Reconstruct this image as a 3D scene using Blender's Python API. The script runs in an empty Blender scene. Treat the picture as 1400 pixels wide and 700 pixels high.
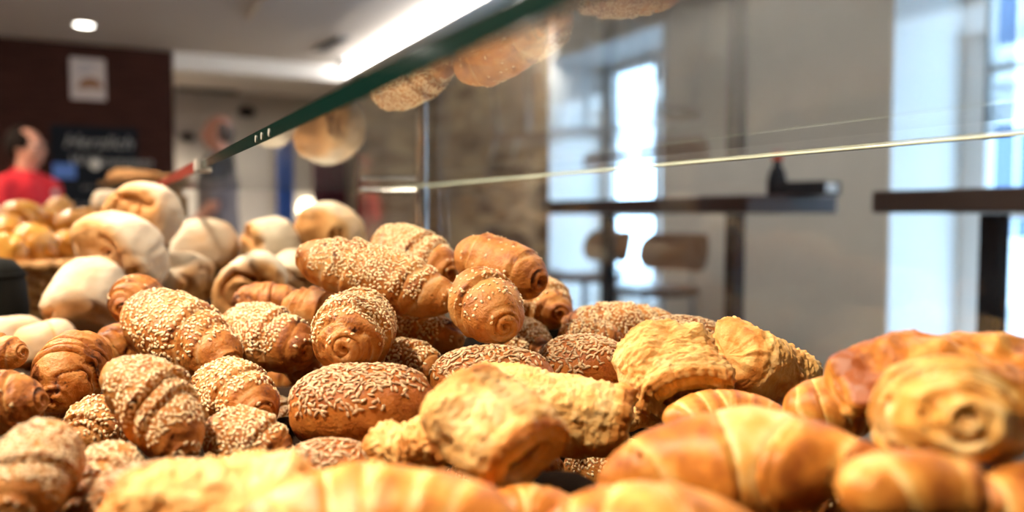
import bpy, bmesh, math, random
import numpy as np
from mathutils import Vector, Matrix

sc = bpy.context.scene
COL = sc.collection
RNG = np.random.default_rng(7)

# ---------------------------------------------------------------- camera
F = 1090.0                    # focal length in pixels of the 1400 px frame
HEAD = math.radians(27.4)     # camera heading, clockwise from +Y (the counter runs along +Y)
PITCH = math.atan(56 / F)
CAM = np.array([0.0, 0.0, 1.10])
_fw = np.array([math.sin(HEAD) * math.cos(PITCH), math.cos(HEAD) * math.cos(PITCH), -math.sin(PITCH)])
_rt = np.array([math.cos(HEAD), -math.sin(HEAD), 0.0])
_up = np.cross(_rt, _fw)

def P(px, py, d):
    """world point seen at pixel (px, py) of the photograph, d metres along the view axis"""
    return CAM + d * (_fw + _rt * (px - 700) / F + _up * (350 - py) / F)

def on_plane(px, py, axis, value):
    r = _fw + _rt * (px - 700) / F + _up * (350 - py) / F
    t = (value - CAM[axis]) / r[axis]
    return CAM + r * t

cam_d = bpy.data.cameras.new('camera')
cam = bpy.data.objects.new('camera', cam_d)
COL.objects.link(cam)
cam_d.sensor_width = 36.0
cam_d.lens = F * 36.0 / 1400.0
cam.matrix_world = Matrix(((_rt[0], _up[0], -_fw[0], CAM[0]), (_rt[1], _up[1], -_fw[1], CAM[1]),
                           (_rt[2], _up[2], -_fw[2], CAM[2]), (0, 0, 0, 1)))
cam_d.clip_start = 0.02
cam_d.clip_end = 100
cam_d.dof.use_dof = True
cam_d.dof.focus_distance = 0.66
cam_d.dof.aperture_fstop = 2.6
sc.camera = cam

# ---------------------------------------------------------------- noise
def _hash(ix, iy, iz, seed):
    h = (ix.astype(np.int64) * 374761393 + iy.astype(np.int64) * 668265263 + iz.astype(np.int64) * 2147483647 + seed * 974634777) & 0xFFFFFFFF
    h = ((h ^ (h >> 13)) * 1274126177) & 0xFFFFFFFF
    h = ((h ^ (h >> 16)) * 2246822519) & 0xFFFFFFFF
    h = h ^ (h >> 15)
    return (h & 0xFFFFFF) / float(0xFFFFFF)

def vnoise(p, seed=0):
    f = np.floor(p).astype(np.int64)
    t = p - f
    t = t * t * (3 - 2 * t)
    out = 0
    for dx in (0, 1):
        wx = t[..., 0] if dx else 1 - t[..., 0]
        for dy in (0, 1):
            wy = t[..., 1] if dy else 1 - t[..., 1]
            for dz in (0, 1):
                wz = t[..., 2] if dz else 1 - t[..., 2]
                out = out + wx * wy * wz * _hash(f[..., 0] + dx, f[..., 1] + dy, f[..., 2] + dz, seed)
    return out * 2 - 1

def fbm(p, seed=0, octv=3):
    a, s, out = 1.0, 0.0, 0
    for k in range(octv):
        out = out + a * vnoise(p * (2 ** k) + 17.3 * k, seed + k)
        s += a
        a *= 0.5
    return out / s

def sstep(a, b, x):
    t = np.clip((x - a) / (b - a), 0, 1)
    return t * t * (3 - 2 * t)

# ---------------------------------------------------------------- materials
def new_mat(name):
    m = bpy.data.materials.new(name)
    m.use_nodes = True
    nt = m.node_tree
    b = nt.nodes['Principled BSDF']
    return m, nt, b

def simple(name, col, rough=0.5, metal=0.0, spec=0.5, bump=0.0, scale=40.0, vary=0.0, stretch=(1, 1, 1)):
    m, nt, b = new_mat(name)
    b.inputs['Roughness'].default_value = rough
    b.inputs['Metallic'].default_value = metal
    b.inputs['Specular IOR Level'].default_value = spec
    b.inputs['Base Color'].default_value = (*col, 1)
    if vary or bump:
        tc = nt.nodes.new('ShaderNodeTexCoord')
        mp = nt.nodes.new('ShaderNodeMapping')
        mp.inputs['Scale'].default_value = stretch
        nz = nt.nodes.new('ShaderNodeTexNoise')
        nz.inputs['Scale'].default_value = scale
        nz.inputs['Detail'].default_value = 5
        nt.links.new(tc.outputs['Object'], mp.inputs[0])
        nt.links.new(mp.outputs[0], nz.inputs['Vector'])
        if vary:
            mx = nt.nodes.new('ShaderNodeMix'); mx.data_type = 'RGBA'
            mx.inputs['A'].default_value = (*[c * (1 - vary) for c in col], 1)
            mx.inputs['B'].default_value = (*[min(1, c * (1 + vary)) for c in col], 1)
            nt.links.new(nz.outputs['Fac'], mx.inputs['Factor'])
            nt.links.new(mx.outputs['Result'], b.inputs['Base Color'])
        if bump:
            bp = nt.nodes.new('ShaderNodeBump')
            bp.inputs['Strength'].default_value = bump
            bp.inputs['Distance'].default_value = 0.004
            nt.links.new(nz.outputs['Fac'], bp.inputs['Height'])
            nt.links.new(bp.outputs[0], b.inputs['Normal'])
    return m

def ramp(nt, stops):
    r = nt.nodes.new('ShaderNodeValToRGB')
    e = r.color_ramp.elements
    while len(e) < len(stops):
        e.new(0.5)
    for k, (p, c) in enumerate(stops):
        e[k].position = p
        e[k].color = (*c, 1)
    return r

def crust(name, stops, speck=(0.12, 0.05, 0.02), speck_amt=0.5, rough=0.5, bump=0.35, fine=420, spec=0.35, flour=None, coat=0.0, mott=0.8, big=9.0):
    """bread crust: colour follows the 'bake' attribute with procedural mottling, pores and a fine bump"""
    m, nt, b = new_mat(name)
    L = nt.links.new
    at = nt.nodes.new('ShaderNodeAttribute'); at.attribute_name = 'bake'
    tc = nt.nodes.new('ShaderNodeTexCoord')
    n1 = nt.nodes.new('ShaderNodeTexNoise'); n1.inputs['Scale'].default_value = 55; n1.inputs['Detail'].default_value = 6
    n1.inputs['Roughness'].default_value = 0.65
    n2 = nt.nodes.new('ShaderNodeTexNoise'); n2.inputs['Scale'].default_value = fine; n2.inputs['Detail'].default_value = 4
    vo = nt.nodes.new('ShaderNodeTexVoronoi'); vo.inputs['Scale'].default_value = 190
    for n in (n1, n2, vo):
        L(tc.outputs['Object'], n.inputs['Vector'])
    ad = nt.nodes.new('ShaderNodeMath'); ad.operation = 'MULTIPLY_ADD'
    L(n1.outputs['Fac'], ad.inputs[0]); ad.inputs[1].default_value = mott; L(at.outputs['Fac'], ad.inputs[2])
    sb = nt.nodes.new('ShaderNodeMath'); sb.operation = 'SUBTRACT'; L(ad.outputs[0], sb.inputs[0]); sb.inputs[1].default_value = mott * 0.5
    rp = ramp(nt, stops); L(sb.outputs[0], rp.inputs[0])
    lt = nt.nodes.new('ShaderNodeMapRange'); L(vo.outputs['Distance'], lt.inputs['Value'])
    lt.inputs['From Min'].default_value = 0.10; lt.inputs['From Max'].default_value = 0.22
    lt.inputs['To Min'].default_value = speck_amt; lt.inputs['To Max'].default_value = 0
    gate = nt.nodes.new('ShaderNodeMath'); gate.operation = 'GREATER_THAN'; gate.inputs[1].default_value = 0.55
    L(n1.outputs['Fac'], gate.inputs[0])
    gm = nt.nodes.new('ShaderNodeMath'); gm.operation = 'MULTIPLY'; L(lt.outputs[0], gm.inputs[0]); L(gate.outputs[0], gm.inputs[1])
    mx = nt.nodes.new('ShaderNodeMix'); mx.data_type = 'RGBA'
    L(gm.outputs[0], mx.inputs['Factor']); L(rp.outputs[0], mx.inputs['A']); mx.inputs['B'].default_value = (*speck, 1)
    col = mx.outputs['Result']
    if flour:
        fa = nt.nodes.new('ShaderNodeAttribute'); fa.attribute_name = 'flour'
        fm = nt.nodes.new('ShaderNodeMath'); fm.operation = 'MULTIPLY_ADD'
        L(n1.outputs['Fac'], fm.inputs[0]); fm.inputs[1].default_value = 0.7; L(fa.outputs['Fac'], fm.inputs[2])
        fr = nt.nodes.new('ShaderNodeMapRange'); L(fm.outputs[0], fr.inputs['Value'])
        fr.inputs['From Min'].default_value = 0.45; fr.inputs['From Max'].default_value = 1.20; fr.inputs['To Max'].default_value = 0.92
        m2 = nt.nodes.new('ShaderNodeMix'); m2.data_type = 'RGBA'
        L(fr.outputs[0], m2.inputs['Factor']); L(col, m2.inputs['A']); m2.inputs['B'].default_value = (*flour, 1)
        col = m2.outputs['Result']
    L(col, b.inputs['Base Color'])
    b.inputs['Roughness'].default_value = rough
    b.inputs['Specular IOR Level'].default_value = spec
    b.inputs['Coat Weight'].default_value = coat
    b.inputs['Coat Roughness'].default_value = 0.35
    hs = nt.nodes.new('ShaderNodeMath'); hs.operation = 'MULTIPLY_ADD'
    L(n2.outputs['Fac'], hs.inputs[0]); hs.inputs[1].default_value = 0.5; L(n1.outputs['Fac'], hs.inputs[2])
    bp = nt.nodes.new('ShaderNodeBump'); bp.inputs['Strength'].default_value = bump; bp.inputs['Distance'].default_value = 0.003
    L(hs.outputs[0], bp.inputs['Height']); L(bp.outputs[0], b.inputs['Normal'])
    return m

def seed_mat(name, a, b_, rough=0.4):
    m, nt, b = new_mat(name)
    at = nt.nodes.new('ShaderNodeAttribute'); at.attribute_name = 'tint'
    r = ramp(nt, [(0.0, a), (1.0, b_)])
    nt.links.new(at.outputs['Fac'], r.inputs[0])
    nt.links.new(r.outputs[0], b.inputs['Base Color'])
    b.inputs['Roughness'].default_value = rough
    b.inputs['Specular IOR Level'].default_value = 0.5
    return m

M = {}
M['rye'] = crust('rye_crust', [(0.0, (0.58, 0.38, 0.21)), (0.28, (0.56, 0.265, 0.078)), (0.55, (0.46, 0.165, 0.030)), (0.8, (0.27, 0.077, 0.013)), (1.0, (0.07, 0.022, 0.008))], mott=1.35, bump=0.7, speck_amt=0.75)
M['grain'] = crust('grain_crust', [(0.0, (0.58, 0.29, 0.085)), (0.4, (0.48, 0.165, 0.026)), (0.75, (0.32, 0.085, 0.012)), (1.0, (0.14, 0.035, 0.008))], speck_amt=0.35, mott=1.1, bump=0.6)
M['cheese'] = crust('cheese_crust', [(0.0, (0.86, 0.62, 0.31)), (0.35, (0.80, 0.46, 0.155)), (0.65, (0.66, 0.26, 0.052)), (1.0, (0.38, 0.10, 0.018))], speck=(0.5, 0.2, 0.05), speck_amt=0.3, bump=0.7, fine=300, rough=0.6, mott=1.0)
M['butter'] = crust('butter_pastry_crust', [(0.0, (0.86, 0.61, 0.27)), (0.3, (0.78, 0.40, 0.095)), (0.6, (0.61, 0.215, 0.032)), (1.0, (0.28, 0.065, 0.010))], speck_amt=0.1, rough=0.45, bump=0.25, fine=160, coat=0.08, mott=1.4)
M['golden'] = crust('golden_crust', [(0.0, (0.72, 0.42, 0.10)), (0.4, (0.56, 0.25, 0.035)), (0.75, (0.38, 0.125, 0.014)), (1.0, (0.18, 0.05, 0.008))], speck_amt=0.1, rough=0.34, bump=0.15, fine=120, coat=0.3)
M['wheat'] = crust('floury_wheat_crust', [(0.0, (0.66, 0.42, 0.20)), (0.4, (0.54, 0.27, 0.095)), (0.75, (0.38, 0.15, 0.042)), (1.0, (0.18, 0.06, 0.018))], flour=(0.74, 0.65, 0.52), rough=0.75, bump=0.3, spec=0.2)
M['filling'] = simple('dark_filling', (0.26, 0.11, 0.045), 0.6, bump=0.8, scale=300, vary=0.5)
M['sesame'] = seed_mat('sesame_seed', (0.58, 0.36, 0.14), (0.92, 0.76, 0.50))
M['grainseed'] = seed_mat('grain_seed', (0.26, 0.13, 0.06), (0.72, 0.50, 0.29))
M['wicker'] = simple('wicker', (0.50, 0.26, 0.085), 0.5, bump=0.4, scale=90, vary=0.35)

# ---------------------------------------------------------------- object helpers
def tag(o, label=None, cat=None, group=None, kind=None):
    if label: o['label'] = label
    if cat: o['category'] = cat
    if group: o['group'] = group
    if kind: o['kind'] = kind
    return o

def mesh_obj(name, verts, faces, mat, parent=None, smooth=True, attrs=None):
    me = bpy.data.meshes.new(name)
    verts = np.asarray(verts, dtype=np.float32)
    if isinstance(faces, np.ndarray):
        nf, k = faces.shape
        me.vertices.add(len(verts)); me.vertices.foreach_set('co', verts.ravel())
        me.loops.add(nf * k); me.loops.foreach_set('vertex_index', faces.astype(np.int32).ravel())
        me.polygons.add(nf)
        me.polygons.foreach_set('loop_start', np.arange(0, nf * k, k, dtype=np.int32))
        me.update(calc_edges=True)
    else:
        me.from_pydata([tuple(map(float, v)) for v in verts], [], faces)
        me.update()
    for n, a in (attrs or {}).items():
        at = me.attributes.new(n, 'FLOAT', 'POINT')
        at.data.foreach_set('value', np.asarray(a, dtype=np.float32).ravel())
    if smooth:
        me.polygons.foreach_set('use_smooth', [True] * len(me.polygons))
    mats = mat if isinstance(mat, (list, tuple)) else [mat]
    for m_ in mats:
        me.materials.append(m_)
    o = bpy.data.objects.new(name, me)
    COL.objects.link(o)
    if parent is not None:
        o.parent = parent
    return o

def empty(name, loc=(0, 0, 0), rz=0.0):
    o = bpy.data.objects.new(name, None)
    COL.objects.link(o)
    o.location = [float(v) for v in loc]
    o.rotation_euler = (0, 0, rz)
    o.empty_display_size = 0.05
    return o

class MB:
    """collects shapes and links them as ONE mesh object"""
    def __init__(self):
        self.bm = bmesh.new()
    def box(self, lo, hi, bevel=0.0, seg=2):
        b2 = bmesh.new()
        bmesh.ops.create_cube(b2, size=1)
        c = [(lo[i] + hi[i]) / 2 for i in range(3)]
        s = [hi[i] - lo[i] for i in range(3)]
        for v in b2.verts:
            v.co = Vector((c[0] + v.co.x * s[0], c[1] + v.co.y * s[1], c[2] + v.co.z * s[2]))
        if bevel > 0:
            bmesh.ops.bevel(b2, geom=b2.edges[:], offset=bevel, segments=seg, affect='EDGES', profile=0.5)
        self._merge(b2)
        return self
    def _merge(self, b2):
        me = bpy.data.meshes.new('tmp'); b2.to_mesh(me); b2.free()
        self.bm.from_mesh(me); bpy.data.meshes.remove(me)
    def lathe(self, prof, center=(0, 0, 0), seg=32, axis=None):
        """prof: list of (radius, height) along axis (default z)"""
        b2 = bmesh.new()
        rings = []
        for r, h in prof:
            if r < 1e-6:
                rings.append([b2.verts.new((0, 0, h))])
            else:
                rings.append([b2.verts.new((r * math.cos(2 * math.pi * k / seg), r * math.sin(2 * math.pi * k / seg), h)) for k in range(seg)])
        for a, b in zip(rings, rings[1:]):
            for k in range(seg):
                k2 = (k + 1) % seg
                if len(a) == 1 and len(b) == 1: continue
                if len(a) == 1: b2.faces.new((a[0], b[k], b[k2]))
                elif len(b) == 1: b2.faces.new((a[k], a[k2], b[0]))
                else: b2.faces.new((a[k], a[k2], b[k2], b[k]))
        bmesh.ops.recalc_face_normals(b2, faces=b2.faces[:])
        mt = Matrix.Translation(Vector([float(c) for c in center]))
        if axis is not None:
            mt = mt @ Vector((0, 0, 1)).rotation_difference(Vector([float(a) for a in axis])).to_matrix().to_4x4()
        b2.transform(mt)
        self._merge(b2)
        return self
    def rod(self, a, b, r, seg=12, r2=None):
        a = Vector([float(v) for v in a]); b = Vector([float(v) for v in b])
        L = (b - a).length
        r2 = r if r2 is None else r2
        return self.lathe([(0, 0), (r, 0), (r2, L), (0, L)], a, seg, (b - a) / L)
    def capsule(self, a, b, r1, r2, seg=20):
        a = Vector([float(v) for v in a]); b = Vector([float(v) for v in b])
        L = max((b - a).length, 1e-5)
        pr = [(0, -r1)] + [(r1 * math.cos(t), r1 * math.sin(t)) for t in np.linspace(-1.2, 0, 5)]
        pr += [(r2 * math.cos(t), L + r2 * math.sin(t)) for t in np.linspace(0, 1.2, 5)] + [(0, L + r2)]
        return self.lathe(pr, a, seg, (b - a) / L)
    def ball(self, c, rx, ry, rz, rot=None, seg=24):
        b2 = bmesh.new()
        bmesh.ops.create_uvsphere(b2, u_segments=seg, v_segments=seg // 2, radius=1)
        mt = Matrix.Translation(Vector([float(v) for v in c]))
        if rot is not None: mt = mt @ rot.to_4x4()
        b2.transform(mt @ Matrix.Diagonal((rx, ry, rz, 1)))
        self._merge(b2)
        return self
    def tube(self, pts, r, seg=10, closed=False):
        b2 = bmesh.new()
        pts = [Vector([float(c) for c in p]) for p in pts]
        n = len(pts); rings = []
        nrm = None
        for i in range(n):
            t = (pts[(i + 1) % n] - pts[i - 1]) if closed or 0 < i < n - 1 else (pts[1] - pts[0] if i == 0 else pts[-1] - pts[-2])
            t.normalize()
            if nrm is None:
                nrm = t.orthogonal().normalized()
            nrm = (nrm - t * nrm.dot(t)).normalized()
            bn = t.cross(nrm)
            rr = r[i] if hasattr(r, '__len__') else r
            rings.append([b2.verts.new(pts[i] + (nrm * math.cos(2 * math.pi * k / seg) + bn * math.sin(2 * math.pi * k / seg)) * rr) for k in range(seg)])
        m = n if closed else n - 1
        for i in range(m):
            a, b = rings[i], rings[(i + 1) % n]
            for k in range(seg):
                k2 = (k + 1) % seg
                b2.faces.new((a[k], a[k2], b[k2], b[k]))
        if not closed:
            b2.faces.new(rings[0][::-1]); b2.faces.new(rings[-1])
        bmesh.ops.recalc_face_normals(b2, faces=b2.faces[:])
        self._merge(b2)
        return self
    def poly_prism(self, pts, z0, z1):
        """closed outline (x, y) extruded from z0 to z1"""
        b2 = bmesh.new()
        lo = [b2.verts.new((p[0], p[1], z0)) for p in pts]
        hi = [b2.verts.new((p[0], p[1], z1)) for p in pts]
        b2.faces.new(lo[::-1]); b2.faces.new(hi)
        for k in range(len(pts)):
            k2 = (k + 1) % len(pts)
            b2.faces.new((lo[k], lo[k2], hi[k2], hi[k]))
        self._merge(b2)
        return self
    def build(self, name, mat, parent=None, smooth=False, xf=None):
        if xf is not None:
            self.bm.transform(xf)
        me = bpy.data.meshes.new(name)
        self.bm.to_mesh(me); self.bm.free()
        for m_ in (mat if isinstance(mat, (list, tuple)) else [mat]):
            me.materials.append(m_)
        if smooth:
            me.polygons.foreach_set('use_smooth', [True] * len(me.polygons))
            me.set_sharp_from_angle(angle=math.radians(40))
        o = bpy.data.objects.new(name, me)
        COL.objects.link(o)
        if parent is not None:
            o.parent = parent
        return o

# ---------------------------------------------------------------- bread shapes (grids: rows along the loaf, columns round it)
def grid_faces(nu, nt):
    i = np.arange(nu - 1)[:, None] * nt
    j = np.arange(nt)[None, :]
    j2 = (j + 1) % nt
    q = np.stack([i + j, i + j2, i + nt + j2, i + nt + j], -1).reshape(-1, 4)
    return q

def close_grid(G, att):
    """grid + two pole vertices; faces as quads (poles as degenerate-free triangles turned to quads by skipping)"""
    nu, nt, _ = G.shape
    V = np.concatenate([G.reshape(-1, 3), G[0].mean(0)[None], G[-1].mean(0)[None]])
    q = [tuple(f) for f in grid_faces(nu, nt).tolist()]
    a, b = nu * nt, nu * nt + 1
    for j in range(nt):
        j2 = (j + 1) % nt
        q.append((a, j2, j))
        q.append((b, (nu - 1) * nt + j, (nu - 1) * nt + j2))
    c = V.mean(0)
    qq = np.array([f[:3] for f in q])
    vol = np.einsum('ij,ij->i', np.cross(V[qq[:, 0]] - c, V[qq[:, 1]] - c), V[qq[:, 2]] - c).sum()
    if vol < 0:
        q = [f[::-1] for f in q]
    A = {}
    for n, v in att.items():
        A[n] = np.concatenate([v.reshape(-1), [v[0].mean()], [v[-1].mean()]])
    return V, q, A

def grid_normals(G):
    du = np.gradient(G, axis=0)
    dv = (np.roll(G, -1, 1) - np.roll(G, 1, 1))
    n = np.cross(dv, du)
    n /= np.linalg.norm(n, axis=-1, keepdims=True) + 1e-12
    c = G.mean((0, 1))
    if ((G - c) * n).sum() < 0:
        n = -n
    return n

def shape_roll(L, R, seed, bend=0.0, steps=((0.36, 0.085), (0.74, 0.045)), endf=0.50, spiral=1.0, rough=1.0, crack=0.0, hole=0.34, dome=0.62, flat=1.0):
    """rolled-up kornspitz: spindle with overlapping wraps and a coil showing at each end"""
    rg = np.random.default_rng(seed)
    nb, nc, nt = 84, 11, 64
    th = np.linspace(0, 2 * np.pi, nt, endpoint=False)[None, :]
    s = np.linspace(-1, 1, nb)[:, None]
    e = R * endf
    half = L / 2 - e * 0.45
    r = R * (endf + (1 - endf) * np.clip(1 - np.abs(s) ** 2.6, 0, 1) ** 0.66) * np.ones_like(th)
    bake = 0.52 + 0 * r
    seedm = 1.0 - sstep(0.72, 0.86, np.abs(s)) + 0 * r
    ph = rg.uniform(0, 6.28)
    for side in (-1, 1):
        for c, dp in steps:
            c = c + rg.uniform(-0.10, 0.10)
            pos = c + 0.17 * np.sin(th + ph + side * 1.1) + 0.03 * np.sin(3 * th + ph)
            t = side * s - pos
            w = 0.035
            dp = dp * rg.uniform(0.8, 1.35)
            r = r * (1 - dp * sstep(0, w, t) * (1 - 0.55 * sstep(w, 0.30, t)))
            gr = np.exp(-((t - 0.045) / 0.04) ** 2)
            r = r * (1 - 0.045 * gr)
            r = r * (1 + 0.03 * np.exp(-((t + 0.05) / 0.05) ** 2))
            edge = np.exp(-((t - 0.020 - 0.012 * np.sin(5 * th + ph)) / 0.012) ** 2) * (0.6 + 0.4 * np.sin(2 * th + 3 * ph + side))
            r = r * (1 - 0.03 * edge)
            bake = bake - 0.36 * gr + 0.55 * edge + 0.14 * np.exp(-((t + 0.03) / 0.03) ** 2)
            seedm = seedm * (1 - 0.95 * np.exp(-((t - 0.05) / 0.055) ** 2))
    X = s * half + 0 * r
    rows = [(X, r, bake, seedm)]
    rho = np.linspace(0.95, 0.05, nc)[:, None]
    for side, idx in ((-1, 0), (1, -1)):
        re = r[idx][None, :]
        xx = side * (half + e * dome * np.sqrt(1 - rho ** 2)) + 0 * th
        phs = (rho * 1.9 - side * th / (2 * np.pi) + rg.uniform(0, 1)) % 1.0
        g = np.exp(-((phs - 0.5) / 0.13) ** 2) * sstep(0.95, 0.7, rho) * spiral
        xx = xx - side * (e * 0.20 * g + e * hole * np.exp(-(rho / 0.22) ** 2) * spiral)
        bk = 0.50 - 0.12 * sstep(0.9, 0.5, rho) + 0.28 * g + 0.9 * hole * np.exp(-(rho / 0.16) ** 2) * spiral + 0 * th
        cap = (xx, rho * re, bk, 0.12 * rho ** 3 + 0 * th)
        if side < 0:
            rows.insert(0, tuple(a[::-1] for a in cap))
        else:
            rows.append(cap)
    X, r, bake, seedm = (np.concatenate([q[k] for q in rows]) for k in range(4))
    Y = r * np.sin(th); Z = r * np.cos(th)
    G = np.stack([X, Y, Z], -1)
    n = grid_normals(G)
    d = 0.11 * R * rough * fbm(G * 22, seed, 3) + 0.035 * R * rough * fbm(G * 70, seed + 21, 2) + 0.020 * R * rough * fbm(G * 130, seed + 9, 2)
    if crack:
        cn = np.abs(fbm(G * np.array([60, 26, 26]), seed + 4, 3))
        ck = np.exp(-(cn / 0.05) ** 2) * (np.cos(th) > -0.3)
        d = d - crack * R * 0.10 * ck
        bake = bake + 0.28 * ck * crack
    G = G + n * d[..., None]
    z = G[..., 2]
    G[..., 2] = np.where(z < -0.66 * R, -0.66 * R + (z + 0.66 * R) * 0.35, z)
    u = G[..., 0] / (L / 2)
    G[..., 2] *= flat
    G[..., 2] -= bend * R * u ** 2
    G[..., 1] += bend * R * 0.6 * u ** 2 * math.cos(ph)
    pit = sstep(0.34, 0.55, fbm(G * 95, seed + 31, 2)) * (0.4 + 0.6 * sstep(-0.2, 0.3, fbm(G * 20, seed + 33, 2))) * np.concatenate([np.full(nc, .15), np.ones(nb), np.full(nc, .15)])[:, None]
    G = G - n * (0.055 * R * pit)[..., None]
    bake = bake + 0.34 * fbm(G * 24, seed + 5, 3) + 0.06 * np.cos(th) + 0.35 * pit
    seedm = seedm * sstep(-0.15, 0.35, np.cos(th) + 0.15 * fbm(G * 40, seed + 3, 2))
    return G, dict(bake=bake), seedm

def shape_oval(L, R, seed, H=0.8, rough=1.0):
    """oval grain roll with a flat base"""
    nu, nt = 72, 72
    a = np.linspace(-np.pi / 2 + 0.05, np.pi / 2 - 0.05, nu)[:, None]
    th = np.linspace(0, 2 * np.pi, nt, endpoint=False)[None, :]
    X = L / 2 * np.sign(np.sin(a)) * np.abs(np.sin(a)) ** 0.92 + 0 * th
    r = R * np.cos(a) ** 0.85 + 0 * th
    G = np.stack([X, r * np.sin(th), H * r * np.cos(th)], -1)
    n = grid_normals(G)
    d = 0.13 * R * rough * fbm(G * 18, seed, 3) + 0.018 * R * rough * fbm(G * 140, seed + 2, 2)
    G = G + n * d[..., None]
    z = G[..., 2]
    zb = -0.62 * R * H
    G[..., 2] = np.where(z < zb, zb + (z - zb) * 0.25, z)
    bake = 0.58 + 0.30 * fbm(G * 22, seed + 5, 3) + 0.10 * n[..., 2]
    seedm = sstep(0.0, 0.85, n[..., 2] + 0.30 * fbm(G * 22, seed + 3, 2) - 0.45 * sstep(0.0, 0.9, G[..., 0] / (L / 2)))
    return G, dict(bake=bake), seedm

def shape_bun(R, seed, T=0.8, crack=1.0, face=1.0):
    """floury split roll: rounded disc, axis z; the +z face is brown and torn, the rest floured"""
    nu, nt = 104, 104
    a = np.linspace(-np.pi / 2 + 0.03, np.pi / 2 - 0.03, nu)[:, None]
    th = np.linspace(0, 2 * np.pi, nt, endpoint=False)[None, :]
    sq = lambda v, p: np.sign(v) * np.abs(v) ** p
    rg = np.random.default_rng(seed)
    p1, p2 = rg.uniform(0, 6.28, 2)
    rho = R * sq(np.cos(a), 0.55) * (1 + 0.07 * np.cos(2 * th + p1) + 0.035 * np.cos(3 * th + p2)) * (1 + 0.10 * np.sin(a))
    z = R * T * sq(np.sin(a), 0.85) + 0 * th
    G = np.stack([rho * np.cos(th), rho * np.sin(th), z], -1)
    n = grid_normals(G)
    q = np.hypot(G[..., 0], G[..., 1]) / R
    fz = sstep(0.0, 0.75, n[..., 2] + 0.35 * fbm(G * 16, seed + 9, 2))
    cn = fbm(G * np.array([15, 15, 6]) + seed, seed + 1, 3)
    ck = np.exp(-(cn / 0.07) ** 2) * fz
    lump = fbm(G * 34, seed + 2, 3)
    d = 0.17 * R * fbm(G * 14, seed, 3) + 0.02 * R * fbm(G * 90, seed + 6, 2)
    d = d + face * fz * R * (0.10 * lump - 0.17 * crack * ck)
    lip = np.exp(-((q - 0.62 - 0.14 * np.sin(2 * th + p2)) / 0.07) ** 2) * (np.sin(th + p1) > -0.35)
    d = d - face * fz * R * 0.16 * lip
    seam = np.exp(-((G[..., 1] + 0.12 * R * np.sin(G[..., 0] * 45)) / (0.035 * R)) ** 2) * sstep(0.3, -0.3, n[..., 2])
    d = d - 0.09 * R * seam * (1 - face * 0.6)
    d = d - 0.10 * R * face * fz * (1 - q ** 2).clip(0, 1)
    G = G + n * d[..., None]
    bake = 0.32 + 0.30 * fbm(G * 18, seed + 3, 3) + face * fz * (0.34 * ck + 0.22 * lip - 0.15 * lump) + 0.06 * fz
    flour = 0.74 - 0.72 * fz * face - 0.35 * seam + 0.95 * fbm(G * 13, seed + 8, 4) - 0.35 * sstep(0.12, -0.1, G[..., 2] / R + 0.6) * 0
    return G, dict(bake=bake, flour=flour), None

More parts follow.
